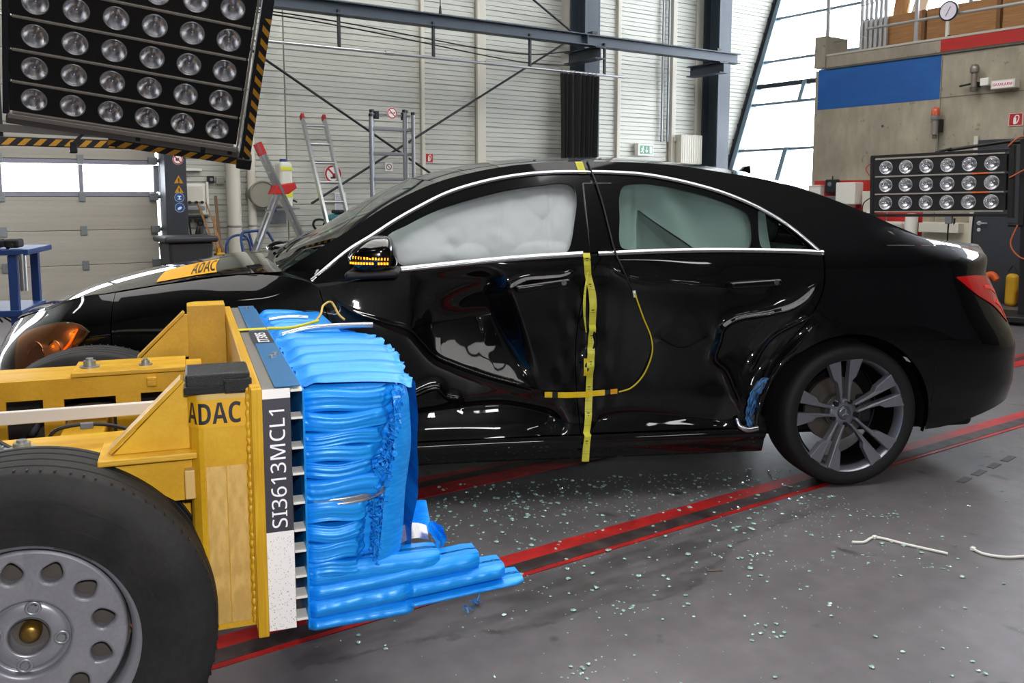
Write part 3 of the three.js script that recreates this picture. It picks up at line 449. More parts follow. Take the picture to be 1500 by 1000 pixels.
  const segs = []; const mz = (x) => 0.112 * Math.pow(Math.max(0.02, 1 - Math.pow(Math.abs((x - 0.012) / 0.1), 3.2)), 0.5) + 0.003;
  for (let k = 0; k < 13; k++) { const x = -0.052 + k * 0.0105; segs.push(box(0.0062, 0.009, 0.003, x, 0.0 - k * 0.0006, mz(x) * 0.985)); const x2 = x - 0.012; segs.push(box(0.0066, 0.008, 0.003, x2 + (k > 8 ? 0.012 : 0), -0.021 - k * 0.0002, mz(x2) * 0.985)); }
  mesh('turn_signal', merge(segs), amber, mir);
  // head lamp
  const HLo = [[-2.128, 0.735], [-2.09, 0.762], [-2.004, 0.792], [-1.917, 0.808], [-1.854, 0.8], [-1.818, 0.775]], HB = [[-2.125, 0.618], [-2.072, 0.604], [-1.995, 0.635], [-1.931, 0.675], [-1.857, 0.73], [-1.818, 0.775]];
  const hl = (n, m, off, mt, par) => mesh(n, panel(HB, HLo, [[-2.125, 0.618], [-2.13, 0.68], [-2.128, 0.735]], [[-1.818, 0.775], [-1.8175, 0.7752], [-1.818, 0.7755]], 40, 20, (x, y) => Zbase(Math.max(x, tipAtF(y)), y), off, m), mt, par);
  const lampHouse = hl('headlight', 0.02, 0.003, std(0x8f8a86, 0.3, 0.5), car);
  { const p = lampHouse.geometry.attributes.position, uv = lampHouse.geometry.attributes.uv; for (let i = 0; i < p.count; i++) uv.setXY(i, (p.getX(i) + 2.13) / 0.32, (p.getY(i) - 0.6) / 0.21); }
  mesh('lamp_divider', tube([[-1.93, 0.69, Zbase(-1.93, 0.69) + 0.006], [-1.89, 0.735, Zbase(-1.89, 0.735) + 0.007], [-1.862, 0.785, Zbase(-1.862, 0.785) + 0.006]], 0.004, 12, 6), new THREE.MeshStandardMaterial({ color: 0xff8a2a, emissive: 0xff6a10, emissiveIntensity: 1.2 }), lampHouse);
  mesh('lamp_reflector', panel([[-1.885, 0.715], [-1.85, 0.745], [-1.83, 0.772]], [[-1.88, 0.77], [-1.86, 0.785], [-1.83, 0.778]], [[-1.885, 0.715], [-1.88, 0.77]], [[-1.83, 0.772], [-1.83, 0.778]], 12, 6, Zbase, 0.006, 0), M.chrome, lampHouse);
  for (const [x, y, r] of [[-2.03, 0.69, 0.045], [-1.95, 0.71, 0.032]]) mesh('lamp_bowl', lathe([[0.004, -0.02], [r * 0.5, -0.014], [r, 0.003], [r * 1.06, 0.004], [r * 1.06, 0]], 24).rotateX(Math.PI / 2).rotateY(-0.6).translate(x, y, Zbase(x, y) + 0.006), M.chrome, lampHouse);
  mesh('headlight_lens', panel(HB, HLo, [[-2.125, 0.618], [-2.13, 0.68], [-2.128, 0.735]], [[-1.818, 0.775], [-1.8175, 0.7752], [-1.818, 0.7755]], 40, 20, (x, y) => Zbase(Math.max(x, tipAtF(y)), y) + 0.022 * bump(x, y, -1.97, 0.7, 0.13, 0.09), 0.016, 0.014), new THREE.MeshPhysicalMaterial({ color: 0xe8bf9c, transmission: 1, roughness: 0.02, thickness: 0, side: THREE.DoubleSide }), lampHouse);
  for (const [x, y, p] of [[-1.885, 0.768, 0.012], [-1.955, 0.72, 0.006]]) {      // flashing amber indicator bulbs inside the head lamp
    const z = Zbase(x, y) + 0.014; mesh('indicator_bulb', new THREE.SphereGeometry(0.005, 14, 10).translate(x, y, z), new THREE.MeshStandardMaterial({ color: 0xff9a3a, emissive: 0xff7a18, emissiveIntensity: 2 }), lampHouse);
    const l = new THREE.PointLight(new THREE.Color(1, 0.36, 0.08), p); l.shadow.radius = 0.2; l.position.set(x, y, z); car.add(l);
  }
  // tail lamp
  const TT = [[1.835, 0.93], [1.97, 0.93], [2.09, 0.912], [2.135, 0.87]], TB = [[1.835, 0.922], [1.95, 0.848], [2.08, 0.785], [2.2, 0.7]];
  const red = phy(0xc0121a, 0.18, 0, { clearcoat: 1, clearcoatRoughness: 0.03, emissive: 0x300000, emissiveIntensity: 0.6 });
  const zTail = (x, y) => Zbase(Math.min(x, tipAtR(y) - 0.002), y);
  const tl = mesh('tail_light', panel(TB, TT, [[1.835, 0.922], [1.834, 0.926], [1.835, 0.93]], [[2.2, 0.7], [2.172, 0.79], [2.135, 0.87]], 40, 20, zTail, 0.006, 0.012), red, car);
  mesh('tail_light_bar', panel([[2.02, 0.872], [2.08, 0.86], [2.13, 0.835]], [[2.02, 0.882], [2.085, 0.876], [2.14, 0.85]], [[2.02, 0.872], [2.02, 0.882]], [[2.13, 0.835], [2.14, 0.85]], 16, 4, zTail, 0.01, 0.006), phy(0xd8221a, 0.2, 0, { clearcoat: 1, emissive: 0xd01808, emissiveIntensity: 0.35 }), tl);
  mesh('tail_light_bar', panel([[2.1, 0.8], [2.15, 0.77], [2.19, 0.72]], [[2.125, 0.815], [2.165, 0.785], [2.2, 0.735]], [[2.1, 0.8], [2.125, 0.815]], [[2.19, 0.72], [2.2, 0.735]], 16, 4, zTail, 0.01, 0.006), phy(0xd8221a, 0.2, 0, { clearcoat: 1, emissive: 0xd01808, emissiveIntensity: 0.35 }), tl);
  mesh('exhaust_trim', rbox(0.1, 0.035, 0.16, 0.012, 2.27, 0.325, 0.52), M.chrome, car);
  // arch lip torn open behind the door, with blue paint rubbed off the barrier
  mesh('arch_lip', grid(40, 5, (u, v) => { const a = lerp(188, 128, u) * D, r = 0.405 + v * 0.026; const x = 1.307 + r * Math.cos(a), y = 0.292 + r * Math.sin(a); return [x, y, Zs(x, y) + 0.004 + 0.012 * Math.sin(v * 3.1) + 0.008 * (noise2(u * 14, 3) - 0.5)]; }), phy(0x1a1a1c, 0.14, 0.6, { clearcoat: 1 }), car);
  mesh('blue_paint_scrape', grid(30, 8, (u, v) => { const a = lerp(182, 150, u) * D, r = 0.43 + v * 0.042 * Math.sin(u * 3.14) ** 0.4 + 0.006 * (noise2(u * 20, v * 5) - 0.5); const x = 1.307 + r * Math.cos(a), y = 0.292 + r * Math.sin(a); return [x, y, Zs(x, y) + 0.005 + 0.004 * noise2(u * 30, v * 12)]; }), std(0xffffff, 0.6, 0, { map: wornMap([0.05, 0.12, 0.2], [0.22, 0.47, 0.72], 14, 14, 4, 1.8) }), car);
  mesh('torn_sill_end', tube([[0.80, 0.33, 0.85], [0.81, 0.30, 0.865], [0.84, 0.285, 0.875], [0.89, 0.288, 0.87]], 0.012, 20, 8), trim, car);
}
// wheels
function carWheel() {
  const w = new THREE.Group(); w.name = 'wheel';
  const side = [[0.255, -0.1], [0.262, -0.104], [0.285, -0.112], [0.305, -0.108], [0.318, -0.092], [0.323, -0.06], [0.324, 0], [0.323, 0.06], [0.318, 0.092], [0.305, 0.108], [0.285, 0.112], [0.262, 0.104], [0.255, 0.1]];
  mesh('tyre', lathe(side, 72).rotateX(Math.PI / 2), std(0x131315, 0.72), w);
  const rimM = std(0x9fa1ab, 0.3, 0.75), darkM = std(0x1c1d20, 0.4, 0.5), faceM = std(0x80818a, 0.36, 0.4);
  mesh('rim', lathe([[0.235, -0.1], [0.236, 0.03], [0.243, 0.07], [0.25, 0.09], [0.259, 0.098], [0.263, 0.1], [0.262, 0.093], [0.252, 0.08]], 72).rotateX(Math.PI / 2), rimM, w);
  mesh('brake_disc', merge([rod([0, 0, -0.05], [0, 0, -0.03], 0.15, 40), rod([0, 0, -0.06], [0, 0, 0.01], 0.075, 30)]), std(0x6b6660, 0.45, 0.6), w);
  mesh('brake_caliper', rbox(0.07, 0.13, 0.06, 0.015, 0.13, 0.0, -0.03), M.darkSteel, w);
  const R = 0.25; const blade = (s) => poly([[0.055, 0.012], [0.12, 0.014], [0.24, 0.022], [R, 0.023], [R * 0.985, 0.082], [0.168, 0.054], [0.15, 0.035], [0.1, 0.026], [0.05, 0.022]].map(([r, t]) => [r, t * s]));
  for (let k = 0; k < 5; k++) for (const s of [1, -1]) {
    const a = (98 + 72 * k) * D; const g = extrude(blade(s), 0.03, 0.003); const p = g.attributes.position; for (let i = 0; i < p.count; i++) { const r = Math.hypot(p.getX(i), p.getY(i)); p.setZ(i, p.getZ(i) + 0.028 + 0.04 * Math.pow(r / R, 1.5)); } g.rotateZ(a); g.computeVertexNormals();
    const sp = mesh('spoke', g, faceM, w);
    }
  mesh('rim_barrel', lathe([[0.234, -0.09], [0.234, 0.06]], 60).rotateX(Math.PI / 2), darkM, w);
  mesh('hub', lathe([[0.0, 0.045], [0.03, 0.045], [0.058, 0.04], [0.07, 0.028], [0.07, 0.0]], 40).rotateX(Math.PI / 2), rimM, w);
  for (let k = 0; k < 5; k++) { const a = (62 + 72 * k) * D; mesh('lug_bolt', rod([0.056 * Math.cos(a), 0.056 * Math.sin(a), 0.02], [0.056 * Math.cos(a), 0.056 * Math.sin(a), 0.047], 0.0115, 10), M.black, w); }
  mesh('centre_cap', merge([lathe([[0, 0.058], [0.02, 0.057], [0.03, 0.052], [0.033, 0.044]], 32).rotateX(Math.PI / 2), new THREE.TorusGeometry(0.0235, 0.002, 6, 30).translate(0, 0, 0.058)]), std(0x74787f, 0.3, 0.7), w);
  const star = []; for (let k = 0; k < 3; k++) { const a = (90 + 120 * k) * D, b = a + 60 * D; star.push([0.023 * Math.cos(a), 0.023 * Math.sin(a)], [0.0045 * Math.cos(b), 0.0045 * Math.sin(b)]); }
  mesh('cap_emblem', extrude(poly(star), 0.003).translate(0, 0, 0.058), M.chrome, w);
  return w;
}
{
  const w = carWheel(); car.add(w); w.position.set(1.335, 0.322, 0.755);
  for (const [x, s] of [[-1.36, 1], [1.335, -1], [-1.36, -1]]) { const c = w.clone(); car.add(c); c.position.set(x, 0.322, s * 0.755); if (s < 0) c.rotation.y = Math.PI; }
}
// ---------- the yellow crash trolley. Frame: x forward, z to the camera side, origin on the floor under the near end of its face plate ----------
const TR = { p: [-0.62, 0, 9.46], turn: -14.8 * D };
const trolleyPaint = std(0xffffff, 0.42, 0, { map: wornMap([0.77, 0.58, 0.09], [0.85, 0.67, 0.16], 6, 6, 5, 1.2), bumpMap: fineBump, bumpScale: 0.0004 });
const trolley = thing('crash_trolley', 'yellow steel crash trolley lettered ADAC with large black tyres', 'trolley', TR.p, TR.turn);
{
  const t = trolley, Y = trolleyPaint;
  mesh('face_plate', rbox(0.024, 0.57, 1.53, 0.003, -0.074, 0.59, -0.75), Y, t);
  const section = poly([[-0.215, 0.17], [-0.215, 0.07], [-0.21, 0.055], [-0.195, 0.034], [-0.185, 0.03], [-0.087, 0.03], [-0.087, 0.17]]);
  const post = (z, s) => { const g = extrude(section, 0.585).rotateX(-Math.PI / 2); if (s > 0) g.scale(1, 1, 1); const q = g.translate(0, 0.318, 0); const p = q.attributes.position; for (let i = 0; i < p.count; i++) p.setZ(i, z + s * p.getZ(i)); q.computeVertexNormals(); return q; };
  const po = mesh('post', post(0, 1), Y, t); mesh('post', post(-1.5, -1), Y, t);
  // lettering wrapped over the rounded edge of the post
  const path = track([[-0.2155, -0.062, 0], [-0.2105, -0.0545, 0], [-0.196, -0.0335, 0], [-0.186, -0.0288, 0], [-0.14, -0.0286, 0], [-0.088, -0.0286, 0]]);
  const let1 = canvasTex(640, 272, (c, w, h) => { c.fillStyle = '#d8a51c'; c.fillRect(0, 0, w, h); c.fillStyle = '#c9ab66'; c.fillRect(150, 0, w, 46); c.fillStyle = '#22222c'; c.font = 'bold 232px sans-serif'; c.setTransform(0.93, 0, 0, 1, 0, 0); c.fillText('ADAC', 4, 240, 640); });
  mesh('club_lettering', grid(24, 2, (u, v) => { const a = path(u); return [a[0], lerp(0.785, 0.862, v), a[1], u, v]; }), std(0xffffff, 0.45, 0, { map: let1 }), po);
  const foil = std(0xffffff, 0.5, 0, { map: wornMap([0.76, 0.61, 0.33], [0.84, 0.69, 0.40], 3, 12, 5, 1.4) });
  mesh('sticker_residue', merge([rbox(0.042, 0.365, 0.0016, 0.0007, -0.162, 0.515, -0.0285), rbox(0.042, 0.365, 0.0016, 0.0007, -0.1185, 0.515, -0.0285)]), foil, po);
  mesh('tape_wrap', merge([rbox(0.135, 0.03, 0.13, 0.006, -0.151, 0.893, -0.088), rbox(0.142, 0.02, 0.134, 0.005, -0.151, 0.872, -0.088), rbox(0.06, 0.034, 0.012, 0.005, -0.11, 0.878, -0.024)]), phy(0x17181b, 0.35, 0, { bumpMap: fineBump, bumpScale: 0.002 }), po);
  const bead = []; for (let i = 0; i <= 60; i++) bead.push([-0.09 + 0.0015 * Math.sin(i * 2.1), 0.33 + i * 0.0091, -0.024 + 0.002 * Math.sin(i * 2.9)]);
  mesh('weld_bead', tube(bead, 0.006, 200, 6), Y, po);
  mesh('flange', rbox(0.022, 0.56, 0.02, 0.003, -0.077, 0.6, -0.012), Y, t);
  // gussets and longitudinal beams
  const gus = (z) => { const g = mesh('gusset_plate', extrude(poly([[-0.372, 0.733], [-0.213, 0.733], [-0.213, 0.882], [-0.225, 0.882]]), 0.012, 0.002).translate(0, 0, z), Y, t); mesh('gusset_flange', bar([-0.378, 0.738, z - 0.015], [-0.226, 0.888, z - 0.015], 0.008, 0.06), Y, g); return g; };
  gus(-0.085); gus(-1.28);
  mesh('longitudinal_beam', merge([rbox(1.75, 0.014, 0.2, 0.003, -1.07, 0.703, -0.28), box(1.75, 0.1, 0.012, -1.07, 0.65, -0.19), box(1.75, 0.1, 0.012, -1.07, 0.65, -0.37), rbox(1.75, 0.012, 0.2, 0.003, -1.07, 0.6, -0.28)]), Y, t);
  mesh('bracket_plate', merge([rbox(0.2, 0.014, 0.16, 0.003, -0.3, 0.726, -0.11), extrude(poly([[-0.39, 0.72], [-0.2, 0.72], [-0.2, 0.62], [-0.25, 0.62]]), 0.01).translate(0, 0, -0.07)]), Y, t);
  mesh('beam_end_plate', rbox(0.022, 0.066, 0.17, 0.003, -0.217, 0.66, -0.12), std(0xc9a766, 0.5), t);
  mesh('back_stiffener', rbox(0.1, 0.4, 0.012, 0.003, -0.26, 0.5, -0.155), Y, t);
  const web = poly([[-2.0, 0.735], [-0.2, 0.735], [-0.2, 0.36], [-2.0, 0.36]], [[[-0.735, 0.675], [-0.635, 0.675], [-0.635, 0.42], [-0.735, 0.42]], [[-0.578, 0.672], [-0.432, 0.672], [-0.432, 0.42], [-0.578, 0.42]], [[-0.36, 0.675], [-0.29, 0.675], [-0.29, 0.42], [-0.36, 0.42]], [[-1.1, 0.675], [-0.82, 0.675], [-0.82, 0.42], [-1.1, 0.42]]]);
  mesh('far_beam_web', extrude(web, 0.012).translate(0, 0, -1.0), Y, t);
  mesh('far_beam_flange', rbox(1.85, 0.014, 0.2, 0.003, -1.1, 0.73, -1.1), Y, t); mesh('cover_plate', rbox(0.33, 0.014, 0.21, 0.003, -0.39, 0.744, -1.09), Y, t);
  mesh('web_rib', rbox(0.03, 0.03, 0.03, 0.004, -0.325, 0.712, -0.98), Y, t);
  mesh('end_gusset', extrude(poly([[-0.3, 0.45], [-0.21, 0.45], [-0.21, 0.725], [-0.28, 0.725]]), 0.01).translate(0, 0, -0.62), Y, t);
  for (const x of [-0.52, -1.6]) mesh('cross_tube', rbox(0.12, 0.1, 0.98, 0.008, x, 0.54, -0.73), Y, t);
  mesh('measuring_bar', rbox(1.4, 0.031, 0.014, 0.003, -0.93, 0.781, -0.3), std(0xcfc8c0, 0.4, 0.2), t);
  mesh('diagonal_strut', rod([-0.95, 0.86, -0.55], [-0.6, 0.7, -0.3], 0.009), M.darkSteel, t);
  mesh('ballast_block', rbox(0.35, 0.2, 0.3, 0.01, -0.86, 0.66, -0.34), std(0x77684a, 0.7), t);
  mesh('brake_cable', tube([[-0.56, 0.62, -0.45], [-0.54, 0.70, -0.45], [-0.5, 0.715, -0.45], [-0.42, 0.712, -0.45], [-0.33, 0.69, -0.42]], 0.005, 40, 6), M.black, t);
  mesh('cable_clip', rbox(0.03, 0.016, 0.016, 0.003, -0.46, 0.714, -0.445), M.grey, t);
  const bolt = (x, y, z, r = 0.012, h = 0.018) => mesh('hex_bolt', merge([rod([x, y, z], [x, y + h, z], r, 6), rod([x, y - 0.002, z], [x, y + 0.003, z], r * 1.5, 18), rod([x, y + h, z], [x, y + h * 1.4, z], r * 0.55, 10)]), M.zinc, t);
  bolt(-0.345, 0.734, -0.09, 0.009, 0.016); bolt(-0.51, 0.752, -1.08, 0.02, 0.02); bolt(-0.345, 0.752, -1.06, 0.014, 0.014); bolt(-0.58, 0.71, -0.28, 0.02, 0.016); bolt(-0.63, 0.71, -0.28, 0.014, 0.01);
  mesh('axle', rod([-0.545, 0.375, -0.1], [-0.545, 0.375, -1.4], 0.045, 20), M.darkSteel, t);
  // wheels
  const wheel = new THREE.Group(); wheel.name = 'wheel'; t.add(wheel); wheel.position.set(-0.545, 0.377, -0.05);
  const tread = [], half = 0.105;
  tread.push([0.222, -half], [0.24, -half * 1.03], [0.30, -half * 1.14], [0.345, -half * 1.1], [0.366, -half * 0.98], [0.372, -half * 0.92]);
  for (const z of [-0.066, -0.022, 0.022, 0.066]) { const e = 0.3765 - 0.0008 * (Math.abs(z) > 0.04 ? 1.5 : 0); tread.push([e, z - 0.0055], [e - 0.001, z - 0.0045], [e - 0.009, z - 0.0035], [e - 0.009, z + 0.0035], [e - 0.001, z + 0.0045], [e, z + 0.0055]); }
  tread.push([0.372, half * 0.92], [0.366, half * 0.98], [0.345, half * 1.1], [0.32, half * 1.14], [0.312, half * 1.12], [0.305, half * 1.14], [0.27, half * 1.1], [0.264, half * 1.075], [0.258, half * 1.08], [0.24, half * 1.03], [0.222, half]);
  const tyreG = lathe(tread, 120).rotateX(Math.PI / 2);
  const rubberWorn = std(0xffffff, 0.75, 0, { map: wornMap([0.07, 0.067, 0.068], [0.12, 0.117, 0.115], 30, 6, 4, 1.2), bumpMap: fineBump, bumpScale: 0.001 });
  const tyre = mesh('tyre', tyreG, rubberWorn, wheel);
  const sipes = []; for (let k = 0; k < 90; k++) { const a = k * 4 * D + rr(-0.01, 0.01); sipes.push(box(0.004, 0.016, 0.012, 0, 0.367, 0.092).rotateZ(a)); }
  mesh('shoulder_sipes', merge(sipes), M.black, tyre);
  const silver = std(0xffffff, 0.36, 0.55, { map: wornMap([0.60, 0.60, 0.63], [0.68, 0.68, 0.71], 6, 6) });
  mesh('rim', lathe([[0.2, -0.09], [0.202, 0.035], [0.2, 0.06], [0.205, 0.075], [0.213, 0.086], [0.226, 0.094], [0.232, 0.092], [0.232, 0.084], [0.222, 0.078]], 96).rotateX(Math.PI / 2), silver, wheel);
  const holes = []; for (let k = 0; k < 12; k++) { const a = (9 + 30 * k) * D, h = []; for (let i = 0; i < 20; i++) { const b = i / 20 * Math.PI * 2, rx = 0.0265 * (1 + 0.12 * Math.cos(b * 2 + 0.6)), px = Math.cos(b) * rx, py = Math.sin(b) * 0.0275 * (1 - 0.18 * Math.cos(b)); h.push([Math.cos(a) * (0.147 + px) - Math.sin(a) * py, Math.sin(a) * (0.147 + px) + Math.cos(a) * py]); } holes.push(h.reverse()); }
  const ring = new THREE.Shape(); ring.absarc(0, 0, 0.185, 0, Math.PI * 2); for (const h of holes) ring.holes.push(new THREE.Path(h.map((p) => new THREE.Vector2(...p)))); const bore = new THREE.Path(); bore.absarc(0, 0, 0.088, 0, Math.PI * 2, true); ring.holes.push(bore);
  const disc = new THREE.ExtrudeGeometry(ring, { depth: 0.014, bevelEnabled: true, bevelSize: 0.007, bevelThickness: 0.008, bevelSegments: 4, curveSegments: 72 });
  mesh('wheel_disc', disc.translate(0, 0, 0.028), silver, wheel);
  mesh('hub_dish', lathe([[0.096, 0.046], [0.09, 0.045], [0.083, 0.03], [0.078, 0.024], [0.072, 0.03], [0.066, 0.036], [0.045, 0.038], [0.041, 0.034], [0.039, 0.03]], 72).rotateX(Math.PI / 2), silver, wheel);
  for (let k = 0; k < 4; k++) { const a = (80 + 90 * k) * D, x = 0.062 * Math.cos(a), y = 0.062 * Math.sin(a); mesh('lug_seat', new THREE.TorusGeometry(0.0125, 0.004, 8, 24).translate(x, y, 0.036), silver, wheel); mesh('lug_bolt', rod([x, y, 0.024], [x, y, 0.04], 0.0085, 6), M.zinc, wheel); }
  mesh('bore', lathe([[0.039, 0.036], [0.0385, -0.03], [0, -0.031]], 40).rotateX(Math.PI / 2), silver, wheel);
  mesh('brass_cap', lathe([[0, 0.028], [0.012, 0.027], [0.021, 0.02], [0.023, -0.03]], 32).rotateX(Math.PI / 2), std(0x9a7a3c, 0.35, 0.8), wheel);
  mesh('brake_drum', rod([0, 0, -0.08], [0, 0, 0.0], 0.197, 40), std(0x57514b, 0.7, 0.2), wheel);
  mesh('valve', rod([0.2, -0.005, 0.045], [0.212, 0.008, 0.075], 0.0045, 10), M.orange, wheel);
  mesh('balance_weight', new THREE.TorusGeometry(0.219, 0.006, 6, 20, 0.36).rotateZ(52 * D).translate(0, 0, 0.09), std(0x6c6e74, 0.4, 0.6), wheel);
  for (const [x, z, turn] of [[-0.545, -1.45, Math.PI], [-2.3, -0.05, 0], [-2.3, -1.45, Math.PI]]) { const c = wheel.clone(); c.position.set(x, 0.377, z); c.rotation.y = turn; t.add(c); }
}
// ---------- the blue deformable barrier bolted to the trolley ----------
{
  const b = thing('deformable_barrier', 'crushed blue honeycomb crash barrier bolted to the front of the yellow trolley', 'barrier', TR.p, TR.turn);
  const blue = phy(0xffffff, 0.42, 0.15, { clearcoat: 0.15, clearcoatRoughness: 0.25, map: wornMap([0.04, 0.54, 0.91], [0.10, 0.62, 0.97], 3, 40, 4, 1.2), bumpMap: fineBump, bumpScale: 0.0004 });
  const bluePlate = std(0x2d6b9c, 0.45, 0.25), bareAlu = std(0xd3d3d8, 0.25, 0.9);
  // side label, top cover, slotted spacer
  const lab = canvasTex(160, 1024, (c, w, h) => { c.fillStyle = '#f1efee'; c.fillRect(0, 0, w, h); c.fillStyle = '#3b3a43'; c.fillRect(0, 40, w, 560); c.fillStyle = '#fbfaff'; c.font = '122px sans-serif'; c.translate(124, 588); c.rotate(-Math.PI / 2); c.fillText('SI3613MCL1', 0, 0, 520); c.setTransform(1, 0, 0, 1, 0, 0); c.fillStyle = 'rgba(40,30,34,0.55)'; for (let i = 0; i < 240; i++) { const y = 620 + rnd() * 400; c.fillRect(rnd() * w, y, 1 + rnd() * (y > 820 ? 6 : 3), 1 + rnd() * 3); } });
  mesh('backing_bar', rbox(0.06, 0.56, 1.5, 0.002, -0.031, 0.59, -0.75), std(0x8a8780, 0.45, 0.5), b);
  mesh('identification_label', grid(1, 1, (u, v) => [lerp(-0.061, -0.001, u), lerp(0.311, 0.869, v), 0.0012, u, v]), std(0xffffff, 0.5, 0, { map: lab }), b);
  mesh('top_cover', rbox(0.056, 0.004, 1.5, 0.001, -0.006, 0.873, -0.75), bluePlate, b);
  for (const z of [-0.36, -0.4, -1.42]) mesh('hex_bolt', rod([-0.008 + (z === -0.4 ? 0.012 : 0), 0.874, z], [-0.008 + (z === -0.4 ? 0.012 : 0), 0.882, z], 0.008, 6), M.zinc, b);
  const tl = canvasTex(128, 320, (c, w, h) => { c.fillStyle = '#24242a'; c.fillRect(0, 0, w, h); c.fillStyle = '#e6e6ea'; c.font = 'bold 96px sans-serif'; c.translate(100, 300); c.rotate(-Math.PI / 2); c.fillText('IT385', 0, 0, 280); });
  mesh('top_label', grid(1, 1, (u, v) => [lerp(-0.036, 0.02, u), 0.8756, lerp(-0.60, -0.84, v), u, v]), std(0xffffff, 0.5, 0, { map: tl }), b);
  const wires = std(0xd2c320, 0.5);
  mesh('yellow_tape', merge([box(0.09, 0.001, 0.04, -0.02, 0.8758, -0.88), tube([[0.02, 0.877, -0.87], [0.1, 0.872, -0.9], [0.19, 0.885, -0.93]], 0.005, 24, 6)]), wires, b);
  mesh('sensor_wire', tube([[0.18, 0.885, -0.93], [0.2, 0.90, -0.96], [0.22, 0.925, -1.02], [0.25, 0.93, -1.05], [0.27, 0.89, -1.02], [0.285, 0.875, -1.0]], 0.004, 40, 6), std(0xc7a44c, 0.5), b);
  for (const y of [0.868, 0.805, 0.736, 0.676, 0.608, 0.544, 0.495, 0.435, 0.385, 0.333]) mesh('spacer_bar', rbox(0.026, 0.0055, 0.05, 0.001, 0.013, y - 0.006, -0.026), M.white, b);
  mesh('rear_skin', rbox(0.005, 0.56, 1.5, 0.001, 0.028, 0.583, -0.75), blue, b);
  // crushed folds of the near side: each one a bulging pillow with streaks drawn along the crush
  const rows = [[0.845, 0.795, 0.255], [0.797, 0.752, 0.25], [0.753, 0.716, 0.235], [0.717, 0.677, 0.222], [0.678, 0.64, 0.207], [0.641, 0.588, 0.232], [0.583, 0.535, 0.19], [0.53, 0.487, 0.178], [0.488, 0.44, 0.174], [0.441, 0.398, 0.172]];
  rows.forEach(([y1, y0, xf], r) => {
    const far = -1.46, g = grid(44, 22, (u, v) => {
      // u: from the back plate, round the near side, to the front; v: round the fold from top to bottom
      const a = lerp(Math.PI / 2, -Math.PI / 2, v), y = lerp(y0, y1, 0.5 + 0.5 * Math.sin(a)), prof = Math.pow(Math.max(0, Math.cos(a)), 0.16);
      const x = lerp(0.03, xf, u), ends = Math.pow(Math.sin(Math.PI * clamp(u, 0.02, 0.985)), 0.3);
      const streak = (fbm(x * 2.2 + r * 7, y * 210, 3) - 0.5) * 0.013, crumple = sstep(0.72, 1, u) * 0.022 * (noise2(x * 120, y * 90) - 0.5) + sstep(0.12, 0, u) * 0.012 * (noise2(x * 90 + 40, y * 70) - 0.5);
      return [x + crumple * 0.6, y + crumple * 0.4 + 0.004 * Math.sin(u * 7 + r * 2), -0.06 + 0.033 * prof * ends + streak * prof + crumple - sstep(0.8, 1, u) * 0.035, x * 3, y * 6];
    });
    mesh('honeycomb_fold', g, blue, b);
  });
  mesh('honeycomb_core', rbox(0.24, 0.5, 1.36, 0.02, 0.15, 0.6, -0.78), blue, b);
  // torn cell edges: small ribbons of foil
  const foil = []; for (let k = 0; k < 520; k++) { const y = rr(0.41, 0.84), w = 0.012 + 0.028 * bump(0, y, 0, 0.62, 1, 0.09); const x = lerp(0.186, 0.25, sstep(0.4, 0.84, y)) + 0.012 - rr(-0.012, 1) * (w + 0.004), s = rr(0.006, 0.016); foil.push(box(s, s * rr(0.25, 0.7), 0.0012, 0, 0, 0, rr(0, 3), rr(0, 3), rr(0, 3)).translate(x, y, -0.05 + rr(-0.02, 0.02))); }
  const tf = mesh('torn_cells', merge(foil), blue, b); tf.userData.kind = 'stuff';
  // bright bare gap between upper and lower block
  for (const [y, dz] of [[0.588, 0], [0.582, -0.006], [0.576, 0]]) mesh('bare_foil_fold', tube([[0.05, y, -0.045 + dz], [0.1, y + 0.001, -0.036 + dz], [0.16, y + 0.003, -0.038 + dz], [0.22, y + 0.012, -0.055 + dz]], 0.0045, 30, 8), bareAlu, b);
  // front sheet standing off at the right
  mesh('front_sheet', grid(12, 50, (u, v) => { const y = lerp(0.405, 0.83, v), x0 = lerp(0.186, 0.243, sstep(-0.2, 0.9, v)), x1 = lerp(0.247, 0.287, sstep(-0.2, 0.7, v)); return [lerp(x0, x1, u) + 0.003 * Math.sin(v * 11), y + 0.014 * Math.sin(u * 3.1) * (v > 0.9 ? 1 : 0), -0.043 - 0.03 * u * u + 0.004 * Math.sin(v * 7 + 1) - 0.02 * sstep(0.95, 1, v), u, v * 3]; }), blue, b);
  mesh('front_sheet_face', grid(30, 30, (u, v) => { const y = lerp(0.4, 0.84, v), z = lerp(-0.1, -1.46, u); return [0.292 + 0.02 * sstep(0, 0.5, v) - 0.06 * sstep(0.62, 0.72, u) * sstep(0.5, 0.9, v) + 0.012 * (fbm(u * 8, v * 6, 3) - 0.5), y, z]; }), blue, b);
  // crumpled top: ripples run along the crush
  const top = (z0, z1, xe, yb, s) => grid(40, 70, (u, v) => { const z = lerp(z0, z1, v), e = xe(z), x = lerp(0.032, e, u); const rip = 0.02 * (fbm(z * 16 + s, x * 2.5, 3) - 0.5) + 0.009 * Math.sin(z * 46 + x * 3) * sstep(0, 0.2, u); const crumple = sstep(0.85, 1, u) * 0.016 * (noise2(x * 80, z * 80) - 0.5) + sstep(0.1, 0.0, u) * 0.012 * (noise2(x * 90, z * 60) - 0.5); return [x + crumple, yb + rip - 0.02 * Math.pow(u, 4) + crumple - 0.012 * sstep(0.14, 0, u), z, x * 3, z * 6]; });
  mesh('top_fold', top(-1.47, -0.785, (z) => 0.225 + 0.03 * sstep(-1.45, -0.8, z), 0.855, 3), blue, b);
  mesh('top_fold', top(-0.775, -0.06, (z) => 0.345 - 0.05 * sstep(-0.5, -0.05, z), 0.868, 11), blue, b);
